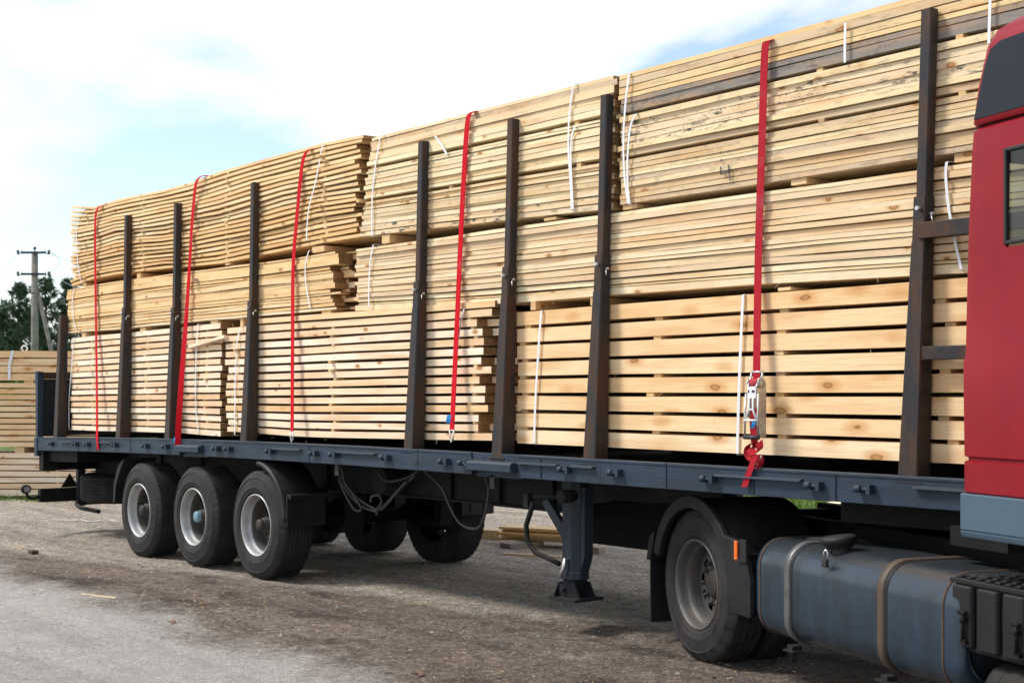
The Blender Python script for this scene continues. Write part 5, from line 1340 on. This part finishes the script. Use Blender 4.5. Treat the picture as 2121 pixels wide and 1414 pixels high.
def scatter():
    rnd = random.Random(21); st = MB(); ch = MB()
    for _ in range(9000):
        x, y = rnd.uniform(-21, -4), rnd.uniform(-4.6, 8)
        if y < -1.6 and rnd.random() < .72: continue
        s = rnd.uniform(.004, .011) * (1.0 if rnd.random() > .06 else rnd.uniform(1.6, 3.2)); z = gz(x, y)
        q = rnd.uniform(0, 6.28)
        P = [(math.cos(q + a) * s * rnd.uniform(.7, 1.3), math.sin(q + a) * s * rnd.uniform(.7, 1.3), 0) for a in (0, 1.57, 3.14, 4.71)]
        P = [Vector((x, y, z)) + Vector(p) for p in P] + [Vector((x + rnd.gauss(0, s * .3), y, z + s * rnd.uniform(.4, .8)))]
        st.add(P, [(0, 1, 4), (1, 2, 4), (2, 3, 4), (3, 0, 4)])
    for _ in range(5000):
        x, y = rnd.uniform(-20, -4), rnd.uniform(-2.6, 7)
        cl = noise.noise(Vector((x * .5, y * .8, 3)))
        if cl < rnd.uniform(-.15, .45) or (y < -1.7 and rnd.random() < .75): continue
        L_, w = rnd.uniform(.006, .020), rnd.uniform(.0015, .005)
        if rnd.random() < .02: L_ *= 2.5
        z = gz(x, y) + .004; q = rnd.uniform(0, 6.28); d = Vector((math.cos(q) * L_, math.sin(q) * L_, rnd.uniform(-.1, .25) * L_)); o = Vector((-math.sin(q) * w, math.cos(q) * w, 0)); p = Vector((x, y, z)); up = Vector((0, 0, .004))
        ch.add([p - d - o, p + d - o, p + d + o, p - d + o, p - d - o + up, p + d - o + up, p + d + o + up, p - d + o + up], [(4, 5, 6, 7), (0, 1, 5, 4), (1, 2, 6, 5), (2, 3, 7, 6), (3, 0, 4, 7)])
    tag(st.build('pebbles', M['stone']), 'small stones strewn over the dirt', 'stones', kind='stuff')
    tag(ch.build('wood_chips', M['chip']), 'wood chips and splinters strewn over the dirt', 'wood chips', kind='stuff')
scatter()

def ground_at(u, v):
    dep = CAM_H * FPX / (v - HV); p = at_depth(u, v, dep); p.z = gz(p.x, p.y); return p
def lath(u0, v0, u1, v1, w, h, mat, label, cat='board', name='loose_board', lift=0.0, grp=None):
    a, b = ground_at(u0, v0), ground_at(u1, v1); d = b - a; L_ = d.length
    m = MB(); m.box(0, L_, -w / 2, w / 2, 0, h)
    o = m.build(name, [M[mat]]); o.location = a + Vector((0, 0, lift - .003)); o.rotation_euler = (0, -math.asin(max(-1, min(1, d.z / L_))), math.atan2(d.y, d.x))
    return tag(o, label, cat, grp)
lath(1005, 1108, 1052, 1113, .30, .11, 'mixed', 'squat weathered block at the left of the board pile under the trailer', 'block', 'timber_block')
for i, (du, dv) in enumerate(((0, 0), (6, 1), (-4, 2), (8, 0), (2, 1))):
    lath(1046 + du, 1122 + dv, 1215 + du, 1133 + dv, .32, .028, 'yellow', ('lowest board', 'second board from below', 'middle board', 'second board from the top', 'topmost board')[i] + ' of the small pile lying behind the landing leg', lift=.07 + i * .031, grp='boards piled behind the landing leg')
lath(1070, 1130, 1092, 1133, .5, .07, 'grey', 'dark wooden block carrying the small board pile', 'block', 'timber_block')
lath(1045, 1144, 1168, 1153, .05, .02, 'mixed', 'thin reddish lath lying in front of the small board pile', 'lath', 'lath')
lath(1226, 1142, 1247, 1144, .12, .08, 'grey', 'stubby grey offcut lying right of the landing leg', 'offcut', 'timber_offcut')
lath(1120, 1317, 1200, 1318, .02, .012, 'grey', 'short flat stick lying in the open right of centre', 'stick', 'stick')
lath(170, 1230, 240, 1240, .012, .01, 'mixed', 'thin pale stick lying on the pale ground at the left', 'stick', 'stick')
for i in range(3): lath(1712, 1078 - i * 1, 1775, 1072 - i * 1, .25, .07, 'beam', ('bottom', 'middle', 'top')[i] + ' board of the little stack in the grass behind the truck', lift=.02 + i * .085, grp='boards in the grass behind the truck')
lath(1668, 1083, 1722, 1076, .12, .05, 'cream', 'pale board leaning low in front of the little stack in the grass', lift=.01)
a = ground_at(350, 1288)
for u, v, lab in ((355, 1288, 'dark curled bark strip on the pale ground'), (865, 1395, 'dark curled bark strip near the bottom edge')):
    p = ground_at(u, v); m = MB(); P = spline([Vector((-.06, 0, .0)), Vector((-.03, .015, .010)), Vector((.02, .01, .012)), Vector((.06, -.02, .0))], 4); m.ribbon(P, [Vector((.003, .015, .004))] * len(P), .006)
    tag(m.build('bark_strip', M['bark']), lab, 'bark').location = p
p = ground_at(69, 1134); m = MB(); m.box(-.07, .07, -.04, .04, 0, .04); tag(m.build('timber_offcut', M['rust'], bevel=.006), 'small red brown offcut lying alone at the left', 'offcut').location = p
k = [ground_at(u, v) + Vector((0, 0, .012)) for u, v in ((90, 1071), (120, 1069), (150, 1072), (165, 1068), (190, 1074), (215, 1069), (250, 1073))]
tag(MB().ribbon(spline(k, 4), [Vector((.010, .012, 0))] * (len(k) * 4 - 3), .003).build('band_scrap', M['band'], None, k[0]), 'white band scrap lying on the ground behind the rear wheel', 'band')
